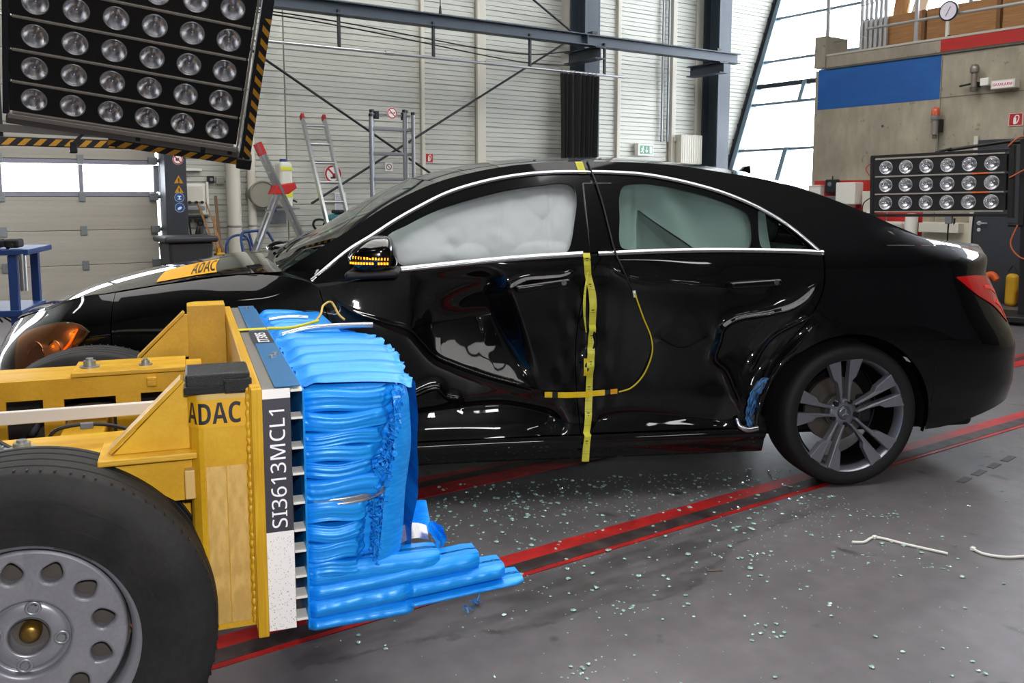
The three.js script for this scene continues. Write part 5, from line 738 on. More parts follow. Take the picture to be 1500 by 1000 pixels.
// tank, machine, hand truck, bin and small things
{
  const tk = thing('plastic_tank', 'white plastic canister with blue cap and yellow labels behind the step ladder', 'canister', [2.82, 1.12, 0.25]);
  mesh('body', rbox(0.17, 0.58, 0.22, 0.045, 0, 0.3, 0, 0, 0, 0, 4), std(0xd9dbd0, 0.45), tk); mesh('cap', rod([0.0, 0.58, 0], [0.0, 0.625, 0], 0.045, 24), M.blue, tk);
  for (const [y, h] of [[0.5, 0.05], [0.22, 0.16]]) mesh('label_strip', rbox(0.15, h, 0.006, 0.002, 0.0, y, 0.111), std(0xd6d84a, 0.5), tk); mesh('shelf_bracket', merge([rbox(0.22, 0.02, 0.5, 0.004, 0, 0, -0.0), rbox(0.22, 0.2, 0.02, 0.004, 0, -0.1, -0.24)]), M.zinc, tk); mesh('tap', rod([0.08, 0.1, 0.1], [0.13, 0.08, 0.1], 0.012), M.black, tk);
  const wt = thing('grey_shade_drum', 'dull grey drum shape added for the grey shading behind the step ladder', 'drum', [2.55, 1.3, 0.13]); mesh('drum', rod([0, 0, -0.1], [0, 0, 0.1], 0.16, 30), std(0x8d8b7e, 0.6), wt); mesh('drum_rim', new THREE.TorusGeometry(0.16, 0.012, 8, 32).translate(0, 0, 0.1), std(0x7f7d72, 0.6), wt); mesh('wall_plate', box(0.14, 0.2, 0.03, 0, 0, -0.105), M.zinc, wt);  // drum shape added in place of grey shading on the wall
  const ht = thing('hand_truck', 'blue tubular hand truck standing below the step ladder', 'hand truck', [2.1, 0, 1.15]);
  const bl = std(0x24427a, 0.4, 0.1);
  mesh('frame', tube([[-0.12, 0.05, 0.15], [-0.14, 0.6, 0.05], [-0.13, 0.85, 0], [-0.05, 0.87, 0], [0.16, 0.86, 0], [0.2, 0.8, 0.02], [0.34, 0.45, 0.1], [0.38, 0.05, 0.15]], 0.016, 80, 8), bl, ht); mesh('inner_bar', rod([-0.05, 0.85, 0], [0.12, 0.05, 0.15], 0.014), bl, ht); mesh('inner_bar', rod([-0.13, 0.78, 0.02], [-0.02, 0.78, -0.2], 0.014), bl, ht); mesh('rear_loop', tube([[-0.26, 0.05, -0.1], [-0.22, 0.78, -0.2], [-0.02, 0.8, -0.2], [0.02, 0.05, -0.1]], 0.014, 50, 8), bl, ht); mesh('toe_plate', rbox(0.55, 0.02, 0.25, 0.004, 0.13, 0.03, 0.26), bl, ht); for (const x of [-0.15, 0.4]) mesh('wheel', rod([x, 0.1, -0.05], [x + 0.06, 0.1, -0.05], 0.1, 24), M.rubber, ht);
  const ma = thing('cleaning_machine', 'teal cleaning machine with a black push handle at the back wall', 'machine', [3.6, 0, 0.36], 0);
  mesh('body', rbox(0.36, 0.34, 0.4, 0.06, 0.0, 0.88, 0, 0, 0, 0.12, 4), std(0x2b8796, 0.4), ma); mesh('base', rbox(0.4, 0.66, 0.4, 0.04, 0.0, 0.38, 0), M.darkSteel, ma); mesh('lid', rbox(0.24, 0.05, 0.24, 0.02, -0.02, 1.07, 0), M.black, ma); mesh('push_handle', tube([[-0.22, 0.7, 0.2], [-0.38, 0.9, 0.2], [-0.36, 0.95, 0.2], [-0.36, 0.95, -0.15], [-0.38, 0.9, -0.15], [-0.22, 0.7, -0.15]], 0.016, 60, 8), M.black, ma); for (const x of [-0.15, 0.2]) mesh('wheel', rod([x, 0.07, -0.24], [x, 0.07, 0.24], 0.07, 20), M.rubber, ma);
  const cn = thing('white_canister', 'small white plastic canister beside the teal machine', 'canister', [4.2, 0, 0.3]); mesh('body', rbox(0.2, 0.22, 0.2, 0.05, 0, 1.09, 0, 0, 0, 0, 3), M.white, cn); mesh('stand', rbox(0.24, 0.97, 0.24, 0.01, 0, 0.49, 0), M.grey, cn); mesh('cap', rod([-0.03, 1.19, 0], [-0.03, 1.22, 0], 0.03, 16), M.white, cn);
  const hd = thing('folded_trolley_handle', 'black tubular trolley handle sticking up in front of the ladder foot', 'trolley', [2.72, 0, 1.95]); mesh('handle', tube([[-0.06, 0.1, 0], [-0.08, 0.6, 0], [-0.08, 0.8, 0], [-0.03, 0.85, 0], [0.12, 0.85, 0], [0.17, 0.8, 0], [0.18, 0.1, 0]], 0.015, 70, 8), M.black, hd); mesh('platform', rbox(0.3, 0.05, 0.3, 0.01, 0.05, 0.1, 0.05), M.grey, hd); for (const x of [-0.05, 0.15]) mesh('wheel', rod([x, 0.04, -0.06], [x, 0.04, 0.16], 0.04, 16), M.rubber, hd);
  // dark post with safety signs
  const po = thing('sign_post', 'dark grey steel post with four safety stickers beside the garage door', 'post', [1.475, 0, 0.18]);
  mesh('post', rbox(0.25, 8.9, 0.24, 0.006, 0, 4.45, 0), std(0x3a3d43, 0.5, 0.2), po);
  const stk = (y, r, tex, tri) => mesh('safety_sticker', tri ? new THREE.CircleGeometry(r, 3, Math.PI / 2).translate(0.03, y, 0.122) : new THREE.CircleGeometry(r, 32).translate(0.03, y, 0.122), std(0xffffff, 0.5, 0, { map: tex }), po);
  stk(1.71, 0.062, SIGN.ban((c) => { c.fillStyle = '#222'; c.fillRect(40, 48, 40, 34); }));
  const warn = canvasTex(64, 64, (c) => { c.fillStyle = '#c08a1a'; c.fillRect(0, 0, 64, 64); c.fillStyle = '#221c10'; c.fillRect(29, 18, 7, 22); c.fillRect(29, 44, 7, 6); }); stk(1.46, 0.062, warn, true); stk(1.345, 0.062, warn, true);
  const blu = (f) => canvasTex(64, 64, (c) => { c.fillStyle = '#dfe6ea'; c.fillRect(0, 0, 64, 64); c.fillStyle = '#1c4f8e'; c.beginPath(); c.arc(32, 32, 30, 0, 7); c.fill(); c.fillStyle = '#e8eef2'; f(c); }); stk(1.26, 0.056, blu((c) => { c.fillRect(20, 20, 24, 7); c.fillRect(28, 20, 8, 26); c.fillRect(20, 40, 24, 6); })); stk(1.14, 0.056, blu((c) => { c.beginPath(); c.ellipse(32, 36, 16, 9, -0.5, 0, 7); c.fill(); }));
  const bn = thing('wheelie_bin', 'black plastic wheelie bin in front of the sign post', 'bin', [1.44, 0, 0.75]); mesh('body', (() => { const g = new RoundedBoxGeometry(0.5, 0.72, 0.5, 3, 0.04); const p = g.attributes.position; for (let i = 0; i < p.count; i++) { const k = lerp(0.82, 1, p.getY(i) / 0.72 + 0.5); p.setX(i, p.getX(i) * k); p.setZ(i, p.getZ(i) * k); } return g.translate(0, 0.4, 0); })(), std(0x2b2d30, 0.55), bn); mesh('lid', rbox(0.6, 0.07, 0.58, 0.03, 0, 0.79, 0, 0, 0, 0, 3), std(0x33353a, 0.5), bn); for (const s of [-0.2, 0.2]) mesh('wheel', rod([s, 0.09, -0.22], [s + 0.05, 0.09, -0.22], 0.09, 20), M.rubber, bn);
  const bx = thing('cardboard_box', 'flat brown cardboard box on a pallet in front of the wheelie bin', 'box', [1.42, 0, 1.3]); mesh('box', rbox(0.55, 0.4, 0.35, 0.004, 0, 0.32, 0), M.board, bx); mesh('pallet', rbox(0.6, 0.12, 0.4, 0.01, 0, 0.06, 0), M.wood, bx);
  const yc = thing('yellow_canister', 'small yellow container standing right of the wheelie bin', 'container', [1.8, 0, 0.86]); mesh('body', rbox(0.12, 0.16, 0.12, 0.015, 0, 0.54, 0), M.yellow, yc); mesh('neck', rod([-0.02, 0.62, 0], [-0.02, 0.67, 0], 0.025), M.yellow, yc); mesh('stand', rbox(0.14, 0.46, 0.14, 0.01, 0, 0.23, 0), M.darkSteel, yc);
  const pn = thing('control_panel', 'white electrical control board with sockets beside the dark sign post', 'control panel', [1.75, 0, 0.02]); mesh('board', rbox(0.28, 0.36, 0.03, 0.004, 0.0, 1.25, 0.0), M.white, pn); mesh('box', rbox(0.22, 0.2, 0.08, 0.01, -0.02, 1.3, 0.05), M.cream, pn); for (const x of [-0.08, 0, 0.07]) mesh('knob', rod([x, 1.2, 0.09], [x, 1.2, 0.12], 0.018, 14), M.black, pn); mesh('tray', rbox(0.24, 0.05, 0.12, 0.006, -0.02, 1.13, 0.06), M.zinc, pn); mesh('frame_bar', rbox(0.03, 0.4, 0.03, 0.004, 0.16, 1.25, 0.02), M.white, pn); mesh('frame_bar', rbox(0.36, 0.03, 0.03, 0.004, 0.0, 1.06, 0.02), M.white, pn); mesh('lamp_strip', rbox(0.2, 0.03, 0.05, 0.004, 0, 1.6, 0.02), M.white, pn);
  const sw = thing('switch_box', 'small black square switch box right of the control board', 'switch', [1.96, 1.48, 0.03]); mesh('box', rbox(0.08, 0.09, 0.05, 0.006), M.darkSteel, sw); mesh('dial', rod([0, 0, 0.025], [0, 0, 0.04], 0.02, 16), M.alu, sw);
  const ss = thing('socket_box', 'grey socket box between the switch box and the thick pipe', 'socket', [2.075, 1.47, 0.03]); mesh('box', rbox(0.1, 0.09, 0.05, 0.008), std(0xa9a89f, 0.5), ss); mesh('cover', rbox(0.07, 0.06, 0.01, 0.004, 0, 0, 0.028), std(0x98978f, 0.5), ss);
  const tools = thing('wall_tool_hook', 'dark hand tools hanging below the control board', 'tools', [1.75, 0.98, 0.04]); mesh('hook_rail', box(0.3, 0.02, 0.02, 0, 0.03, 0), M.darkSteel, tools); for (const [x, l] of [[-0.08, 0.22], [0.02, 0.12], [0.08, 0.16]]) mesh('tool', merge([rod([x, 0.02, 0.02], [x + 0.02, -l, 0.02], 0.01), rbox(0.06, 0.05, 0.03, 0.008, x, 0, 0.02)]), M.black, tools);
  [[1.8, 1.2, 0.35, 2.08, 0.02, 0.75, 'pale plank leaning most steeply to the right'], [1.72, 1.18, 0.3, 1.98, 0.02, 0.8, 'brown plank leaning in front of the black sack'], [1.98, 1.28, 0.14, 1.97, 0.02, 0.42, 'upright dark plank beside the thick pipe'], [1.93, 1.02, 0.2, 1.92, 0.02, 0.6, 'short upright pale plank left of the thick pipe']].forEach(([x0, y0, z0, x1, y1, z1, lab], i) => tag(mesh('wooden_plank', bar([x0, y0, z0], [x1, y1, z1], 0.035, 0.016), i === 2 ? std(0x6b5136, 0.7) : M.wood), lab, 'plank', 'planks leaning by the pipes'));
  const sk = thing('black_sack', 'black rubbish sack slumped behind the leaning planks', 'sack', [1.75, 0, 0.26]); mesh('sack', grid(30, 20, (u, v) => { const a = u * Math.PI * 2, y = v * 0.95, r = 0.115 * Math.sqrt(Math.max(0, 1 - v * v)) * (1 + 0.15 * Math.sin(a * 5 + v * 7)) + 0.01; return [r * Math.cos(a), y, r * Math.sin(a) * 0.9]; }), std(0x141416, 0.45), sk); mesh('tie', new THREE.TorusGeometry(0.03, 0.008, 6, 14).rotateX(1.57).translate(0, 0.93, 0), M.black, sk);
  // workbench
  const tb = thing('workbench', 'blue steel workbench carrying small black devices left of the car', 'workbench', [-0.92, 0, 4.7], -20 * D);
  mesh('top', rbox(1.3, 0.035, 0.6, 0.005, -0.25, 0.94, 0), bl, tb); mesh('lower_shelf', rbox(1.25, 0.04, 0.6, 0.005, -0.28, 0.56, 0), bl, tb); for (const z of [-0.26, 0.26]) { mesh('leg', rbox(0.05, 0.92, 0.05, 0.004, 0.3, 0.46, z), bl, tb); mesh('leg', rbox(0.05, 0.92, 0.05, 0.004, -0.85, 0.46, z), bl, tb); } mesh('clamp_tube', rod([0.36, 0.7, 0.28], [0.36, 0.93, 0.28], 0.022, 14), M.alu, tb);
  for (let k = 0; k < 4; k++) { const d = thing('black_device', ['leftmost black device on the workbench', 'second black device on the workbench', 'third black device on the workbench', 'black device nearest the workbench end'][k], 'device', [-0.92, 0, 4.7], -20 * D, 'black devices on the workbench'); const x = -0.02 + k * 0.105; mesh('case', rbox(0.085, 0.055 + 0.03 * (k === 0), 0.13, 0.015, x, 0.992 + 0.015 * (k === 0), 0.19, 0, 0, 0, 3), M.black, d); mesh('plug', rod([x, 0.98, 0.25], [x, 0.98, 0.28], 0.014), M.rubber, d); }
  const cb = mesh('hanging_cables', merge([0, 1, 2, 3, 4].map((k) => tube([[-0.2 + k * 0.09, 0.965, 0.318], [-0.08 + k * 0.03, 0.9, 0.335], [-0.02 + k * 0.006, 0.8, 0.33], [0.03 + k * 0.004, 0.6, 0.33], [0.0 + k * 0.05, 0.5, 0.33]], 0.006, 40, 5))), M.black); cb.position.set(-0.78, 0, 4.65); cb.rotation.y = -20 * D; tag(cb, 'bundle of black cables hanging from the workbench', 'cables');
  const cr = thing('wooden_crate', 'open wooden crate full of cables on the lower workbench shelf', 'crate', [-1.15, 0.58, 4.85], -20 * D); for (const [w, h, d, x, y, z] of [[0.36, 0.14, 0.015, 0, 0.07, 0.13], [0.36, 0.14, 0.015, 0, 0.07, -0.13], [0.015, 0.14, 0.26, 0.18, 0.07, 0], [0.015, 0.14, 0.26, -0.18, 0.07, 0], [0.36, 0.015, 0.26, 0, 0.008, 0]]) mesh('board', rbox(w, h, d, 0.003, x, y, z), M.wood, cr); mesh('cable_tangle', tube([[-0.1, 0.14, 0], [0.1, 0.18, 0.05], [0.05, 0.15, -0.08], [-0.12, 0.19, 0.06], [0.12, 0.14, 0.02]], 0.01, 60, 5), M.black, cr);
  const bc = thing('floor_cable', 'black cable lying on the floor left of the car', 'cable', [0, 0, 0]); mesh('wire', tube([[-3, 0.012, 5.2], [-2, 0.012, 5.6], [-1.1, 0.012, 5.75], [-0.4, 0.012, 5.6]], 0.012, 60, 6), M.black, bc);
}
const CT = [[[1.543, 9.436], [1.578, 9.461], [1.654, 9.457], [1.690, 9.570], [1.732, 9.698]], [[1.850, 9.727], [1.837, 9.771], [1.867, 9.829], [1.933, 9.868], [2.027, 9.918]]], SC = [0.091, 9.075], CH = [0.937, 9.310];
// ---------- the concrete block on the right, its gallery and fittings. Frame: x along the block (world z), z out of the wall ----------
const RW = (x, y, o = 0) => [9.57 - o, y, x];
{
  const concrete = std(0xffffff, 0.85, 0, { map: dataTex(512, 512, (u, v) => { const n = fbm(u * 7, v * 7, 5), f = fbm(u * 60, v * 22, 3), s = noise2(u * 16, v * 2) * 0.03, p = fbm(u * 50 + 9, v * 50, 3) > 0.8 ? -0.09 : 0; const c = 0.58 + (n - 0.5) * 0.16 + (f - 0.5) * 0.07 + s + p; return [c * 1.03, c * 0.975, c * 0.86]; }) });
  const blk = structGroup('wall_block'); const uvBox = (g) => { const p = g.attributes.position, uv = g.attributes.uv, n = g.attributes.normal; for (let i = 0; i < p.count; i++) uv.setXY(i, (Math.abs(n.getX(i)) > 0.5 ? p.getZ(i) : p.getX(i)) / 3, p.getY(i) / 3); return g; };
  struct('concrete_wall', uvBox(box(0.9, 3.03, 11, 10.02, 1.515, 8.72)), concrete, blk);
  struct('gallery_slab', uvBox(box(0.92, 0.16, 10.8, 10.01, 3.14, 8.8)), concrete, blk);
  struct('parapet_end', uvBox(box(0.5, 0.43, 0.18, 9.79, 3.28, 3.3)), concrete, blk);
  struct('slab_drip_edge', box(0.03, 0.025, 10.8, 9.56, 3.045, 8.8), std(0x57534c, 0.7), blk);
  struct('slab_edging', rbox(0.06, 0.03, 10.8, 0.004, 9.57, 3.225, 8.8), std(0xb5b0a4, 0.5, 0.2), blk);
  const bp = wornMap([0.06, 0.32, 0.60], [0.09, 0.37, 0.65], 5, 3), rp = wornMap([0.66, 0.11, 0.09], [0.73, 0.15, 0.12], 6, 2);
  struct('blue_painted_field', box(0.004, 0.555, 1.8, 9.568, 2.765, 4.17), std(0xffffff, 0.6, 0, { map: bp }), blk);
  struct('red_painted_field', box(0.004, 0.155, 8, 9.548, 3.14, 9.06), std(0xffffff, 0.6, 0, { map: rp }), blk);
  struct('red_painted_field', box(0.004, 0.99, 1.66, 9.568, 0.995, 4.1), std(0xffffff, 0.6, 0, { map: rp }), blk);
  struct('formwork_joint', box(0.004, 0.012, 6.5, 9.5685, 2.5, 8.3), std(0x6f6a60, 0.9), blk); struct('formwork_joint', box(0.004, 3, 0.01, 9.5685, 1.5, 5.085), std(0x6f6a60, 0.9), blk);
  for (const [y, z] of [[2.85, 5.5], [2.2, 4.3], [1.9, 5.6], [2.8, 6.5]]) struct('tie_hole', rod([9.575, y, z], [9.566, y, z], 0.018, 14), std(0x4a463f, 0.9), blk);
  const tiles = std(0xd8d6cd, 0.3); for (let i = 0; i < 4; i++) for (let j = 0; j < 4; j++) struct('wall_tile', rbox(0.008, 0.118, 0.118, 0.002, 9.566, 0.52 + j * 0.121, 4.42 + i * 0.121), tiles, blk);
  struct('cream_board', box(0.01, 0.9, 0.62, 9.566, 0.5, 5.25), std(0xc9c3aa, 0.6), blk);
  const dr = structGroup('door_2'); struct('door_leaf', rbox(0.05, 1.95, 0.82, 0.006, 9.56, 0.975, 6.02), std(0x34373d, 0.5, 0.1), dr); struct('door_frame', box(0.06, 2.0, 0.05, 9.56, 1.0, 5.58), M.cream, dr); struct('door_frame', box(0.06, 2.0, 0.05, 9.56, 1.0, 6.46), M.cream, dr); struct('door_handle', merge([rod([9.53, 0.95, 5.68], [9.49, 0.95, 5.68], 0.011), rod([9.49, 0.95, 5.68], [9.49, 0.95, 5.8], 0.01), rod([9.535, 0.95, 5.68], [9.53, 0.95, 5.68], 0.026, 18), rod([9.535, 0.87, 5.68], [9.528, 0.87, 5.68], 0.022, 18)]), M.alu, dr);
  const T = -Math.PI / 2, at = (n, l, c, x, y, o = 0.03, g) => thing(n, l, c, RW(x, y, o), T, g);
  // gallery railing, dial, stacked goods
  const rl = thing('gallery_railing', 'grey tube railing along the edge of the concrete gallery', 'railing', [9.72, 3.22, 0], T); for (const z of [3.28, 4.62, 6.1, 7.6]) mesh('post', rbox(0.045, 1.0, 0.03, 0.004, z, 0.5, 0), std(0xa7a9ac, 0.4, 0.5), rl); for (const y of [0.31, 0.98]) mesh('handrail', rod([y < 0.5 ? 3.9 : 3.28, y, 0], [10, y, 0], 0.019, 12), std(0xb0b0ac, 0.4, 0.5), rl); for (const y of [0.2, 0.42, 0.62]) mesh('thin_wire', rod([3.28, y, 0], [4.0, y + 0.02, 0], 0.005), M.zinc, rl);
  const dl = thing('dial_sign', 'round white dial with black rim on a short post on the gallery edge', 'dial', [9.62, 3.56, 5.1], T); mesh('rim', lathe([[0.1, -0.02], [0.12, -0.018], [0.122, 0.012], [0.108, 0.02], [0.104, 0.012], [0, 0.01]], 48).rotateX(Math.PI / 2), std(0x231f2b, 0.4), dl); mesh('face', new THREE.CircleGeometry(0.104, 40).translate(0, 0, 0.013), std(0xe6e0ea, 0.5), dl); mesh('hand', bar([-0.03, -0.06, 0.018], [0.03, 0.05, 0.018], 0.01, 0.004), std(0x8a8292, 0.5), dl); mesh('post', rbox(0.04, 0.25, 0.03, 0.004, -0.01, -0.23, -0.01), M.cream, dl); mesh('clamp', rbox(0.03, 0.05, 0.04, 0.004, 0.03, -0.32, 0.01), M.darkSteel, dl);
  const ply = std(0xffffff, 0.7, 0, { map: wornMap([0.58, 0.41, 0.24], [0.66, 0.48, 0.30], 4, 22) });
  for (let k = 0; k < 4; k++) { const z0 = [3.42, 4.42, 5.42, 6.42][k]; const c = thing('plywood_crate', ['leftmost plywood crate on the gallery', 'plywood crate left of the round dial', 'plywood crate right of the round dial', 'plywood crate on the gallery at the photo edge'][k], 'crate', [10.5, 3.22, z0], T, 'plywood crates in a row on the gallery'); mesh('side_board', rbox(0.96, 0.3, 0.03, 0.004, 0.49, 0.25, 0.2), ply, c); mesh('side_board', rbox(0.98, 0.14, 0.03, 0.004, 0.49, 0.48, 0.2), ply, c); mesh('end_board', rbox(0.03, 0.45, 0.4, 0.004, 0.965, 0.32, 0), ply, c); mesh('end_board', rbox(0.03, 0.45, 0.4, 0.004, 0.02, 0.32, 0), ply, c); mesh('batten', rbox(0.05, 0.46, 0.025, 0.004, 0.96, 0.32, 0.22), std(0x75502e, 0.7), c); mesh('back_board', rbox(0.98, 0.45, 0.03, 0.004, 0.49, 0.32, -0.2), ply, c); }
  const cb = thing('cardboard_stack', 'tall folded cardboard leaning behind the gallery crates', 'cardboard', [10.95, 3.24, 3.6], T); mesh('sheet', rbox(0.22, 1.1, 0.05, 0.004, 0, 0.55, 0, 0, 0, -0.14), M.board, cb); mesh('pale_sheet', rbox(0.2, 0.9, 0.03, 0.004, 0.24, 0.45, 0.02, 0, 0, -0.3), std(0xd7c3ab, 0.7), cb);
  for (let k = 0; k < 6; k++) tag(mesh('upright_profile', rbox(0.04, 1.5, 0.045, 0.004, 10.2, 3.97, 3.5 + k * 0.075), std(0xb9bbbf, 0.4, 0.4)), ['leftmost pale upright profile on the gallery', 'second pale upright profile from the left', 'third pale upright profile from the left', 'fourth pale upright profile on the gallery', 'fifth pale upright profile on the gallery', 'upright profile nearest the crates'][k], 'profile', 'upright profiles standing on the gallery');
  // fittings on the wall
  const em = at('alarm_horn', 'grey wall horn with a round dome beside the red lettered box', 'alarm', 5.56, 2.63, 0.02); mesh('dome', lathe([[0, 0.1], [0.04, 0.09], [0.055, 0.05], [0.05, 0.0]], 30).translate(0, 0.12, 0.1), std(0x8a857c, 0.3, 0.5), em); mesh('neck', rod([0, -0.05, 0.1], [0, 0.12, 0.1], 0.032, 18), std(0x877d76, 0.45, 0.4), em); mesh('foot', rod([0, -0.1, 0.1], [0, -0.05, 0.1], 0.045, 18), std(0x55504a, 0.5), em); mesh('arm', rod([-0.2, -0.02, 0.05], [0.02, 0, 0.08], 0.012), M.darkSteel, em); mesh('junction_box', rbox(0.1, 0.09, 0.08, 0.006, 0.12, 0.0, 0.06), M.white, em); mesh('wall_bracket', box(0.06, 0.06, 0.1, 0, -0.02, 0.05), M.darkSteel, em);
  const lb = at('lettered_alarm_box', 'pale wall box with red lettering beside the grey horn', 'alarm', 5.9, 2.58, 0.06); mesh('box', rbox(0.28, 0.1, 0.12, 0.006), M.cream, lb); mesh('print', new THREE.PlaneGeometry(0.24, 0.075).translate(0, 0, 0.0625), std(0xffffff, 0.5, 0, { map: canvasTex(240, 75, (c, w, h) => { c.fillStyle = '#efe6e6'; c.fillRect(0, 0, w, h); c.fillStyle = '#c01f3a'; c.font = 'bold 44px sans-serif'; c.fillText('GASALARM', 4, 54, 230); }) }), lb);
  plateSign('fire_extinguisher_sign', 'red square fire extinguisher sign on the concrete wall', RW(6.02, 2.17, 0.006), 0.165, 0.15, fireTex, T);
  const bc = at('warning_beacon', 'orange topped warning beacon fixed to the concrete wall above the lamp rig', 'beacon', 5.1, 2.18, 0.02); mesh('lens', lathe([[0, 0.2], [0.04, 0.19], [0.052, 0.15], [0.052, 0.09]], 26).translate(0, 0, 0.1), phy(0xc4502a, 0.25, 0, { clearcoat: 1 }), bc); mesh('collar', rod([0, 0.04, 0.1], [0, 0.09, 0.1], 0.056, 24), M.grey, bc); mesh('body', rod([0, -0.14, 0.1], [0, 0.04, 0.1], 0.042, 24), std(0x8b8680, 0.45, 0.4), bc); mesh('tip', rod([0, -0.19, 0.1], [0, -0.14, 0.1], 0.026, 18), std(0x6a5548, 0.5), bc); mesh('bracket', rbox(0.05, 0.16, 0.1, 0.005, 0.03, -0.03, 0.05), M.black, bc); mesh('chain', rod([0.02, -0.4, 0.1], [0.02, -0.19, 0.1], 0.012), std(0x8d897c, 0.6), bc);
  const w1 = at('paper_box', 'small white box at the left end of the red wall field', 'box', 3.34, 1.32, 0.05); mesh('body', rbox(0.2, 0.2, 0.1, 0.008), M.white, w1); mesh('lid', rbox(0.2, 0.03, 0.105, 0.006, 0, 0.095, 0.002), M.cream, w1);
  const ph = at('wall_telephone', 'dark grey wall telephone on the red wall field', 'telephone', 3.6, 1.41, 0.05); mesh('body', rbox(0.19, 0.19, 0.09, 0.02), M.darkSteel, ph); mesh('dial', rod([-0.01, 0.03, 0.045], [-0.01, 0.03, 0.055], 0.03, 20), M.zinc, ph); mesh('aerial', rod([0.0, 0.09, 0], [0.0, 0.14, 0], 0.008), M.black, ph); mesh('cradle', rbox(0.16, 0.05, 0.06, 0.015, 0.0, -0.16, 0), M.grey, ph);
  const di = at('towel_dispenser', 'large white towel dispenser on the red wall field', 'dispenser', 3.91, 1.31, 0.1); mesh('body', rbox(0.3, 0.3, 0.2, 0.015), M.white, di); mesh('outlet', rbox(0.12, 0.04, 0.16, 0.01, 0, -0.17, 0), M.cream, di);
  const d2 = at('soap_dispenser', 'smaller white dispenser right of the large towel dispenser', 'dispenser', 4.22, 1.2, 0.06); mesh('body', rbox(0.2, 0.28, 0.12, 0.01), M.cream, d2); mesh('lever', rbox(0.05, 0.08, 0.03, 0.008, 0, -0.15, 0.05), M.white, d2);
  const sk = at('wash_basin', 'white wash basin with a tap below the dispensers', 'basin', 4.5, 0.86, 0.24); mesh('bowl', rbox(0.42, 0.16, 0.4, 0.04, 0, 0, 0, 0, 0, 0, 4), M.white, sk); mesh('tap', tube([[0, 0.08, -0.12], [0, 0.22, -0.12], [0.0, 0.25, -0.06], [0, 0.2, 0.0]], 0.012, 24, 8), M.chrome, sk); mesh('pedestal', rbox(0.16, 0.78, 0.16, 0.03, 0, -0.47, -0.06), M.white, sk);
  const ex = at('white_cylinder', 'white cylinder hanging at the end of the tiled wall', 'cylinder', 4.84, 0.9, 0.1); mesh('body', lathe([[0, -0.16], [0.07, -0.16], [0.078, -0.14], [0.078, 0.12], [0.06, 0.15], [0, 0.155]], 30), M.white, ex); mesh('bracket', rbox(0.06, 0.06, 0.08, 0.005, 0, 0, -0.06), M.zinc, ex);
  const sh = at('wall_tray', 'long cream wall tray holding cables under the lamp rig', 'tray', 5.22, 0.88, 0.07); mesh('tray', rbox(0.52, 0.12, 0.14, 0.008), M.cream, sh); mesh('hook', rbox(0.02, 0.09, 0.02, 0.004, 0.2, 0.08, 0.06), M.black, sh);
  const bb = thing('blue_crate', 'small blue plastic crate on a stool below the wall tray', 'crate', [9.3, 0, 5.15], T); mesh('crate', rbox(0.3, 0.1, 0.2, 0.015, 0, 0.6, 0), std(0x2c6d9c, 0.5), bb); mesh('stool', rbox(0.32, 0.55, 0.22, 0.01, 0, 0.275, 0), M.grey, bb);
  // orange, yellow and red things at the door
  const oc = thing('orange_stand', 'orange plastic stand lying open on the floor beside the dark door', 'stand', [9.3, 0, 6.0], T); mesh('arch', tube([[-0.25, 0.03, 0.1], [-0.12, 0.1, 0.1], [-0.05, 0.32, 0.08], [0.02, 0.36, 0.06], [0.08, 0.3, 0.06]], 0.04, 40, 10), M.orange, oc); mesh('base', rbox(0.4, 0.06, 0.3, 0.02, -0.2, 0.03, 0.1), M.orange, oc);
  const yb = thing('yellow_bag', 'yellow upright bag between the orange stand and red bucket', 'bag', [9.35, 0, 6.2], T); mesh('bag', rbox(0.13, 0.38, 0.12, 0.05, 0, 0.19, 0, 0, 0, 0, 4), std(0xcfa01c, 0.5), yb); mesh('strap', tube([[-0.05, 0.4, 0], [0, 0.47, 0], [0.05, 0.4, 0]], 0.008, 20, 6), M.black, yb);
  const rb = thing('red_bucket', 'red round bucket beside the yellow bag at the dark door', 'bucket', [9.3, 0, 6.4], T); mesh('bucket', lathe([[0, 0.005], [0.08, 0.005], [0.1, 0.2], [0.104, 0.2], [0.106, 0.21], [0.096, 0.205]], 30), M.red, rb); mesh('bail', new THREE.TorusGeometry(0.1, 0.005, 6, 24, Math.PI).translate(0, 0.2, 0), M.zinc, rb);
  const rp2 = thing('red_post', 'slim red post with white tape at the right photo edge', 'post', [8.25, 0, 6.86], T); mesh('post', rbox(0.05, 1.1, 0.05, 0.006, 0, 0.57, 0), M.red, rp2); mesh('foot', rbox(0.2, 0.03, 0.2, 0.01, 0, 0.015, 0), M.red, rp2); mesh('white_tape', rbox(0.052, 0.2, 0.052, 0.006, 0, 0.6, 0), M.white, rp2);
  tag(mesh('blue_mat', rbox(0.3, 0.012, 0.5, 0.004, 8.75, 0.006, 5.95), M.blue), 'flat blue mat on the floor before the orange stand', 'mat');
}
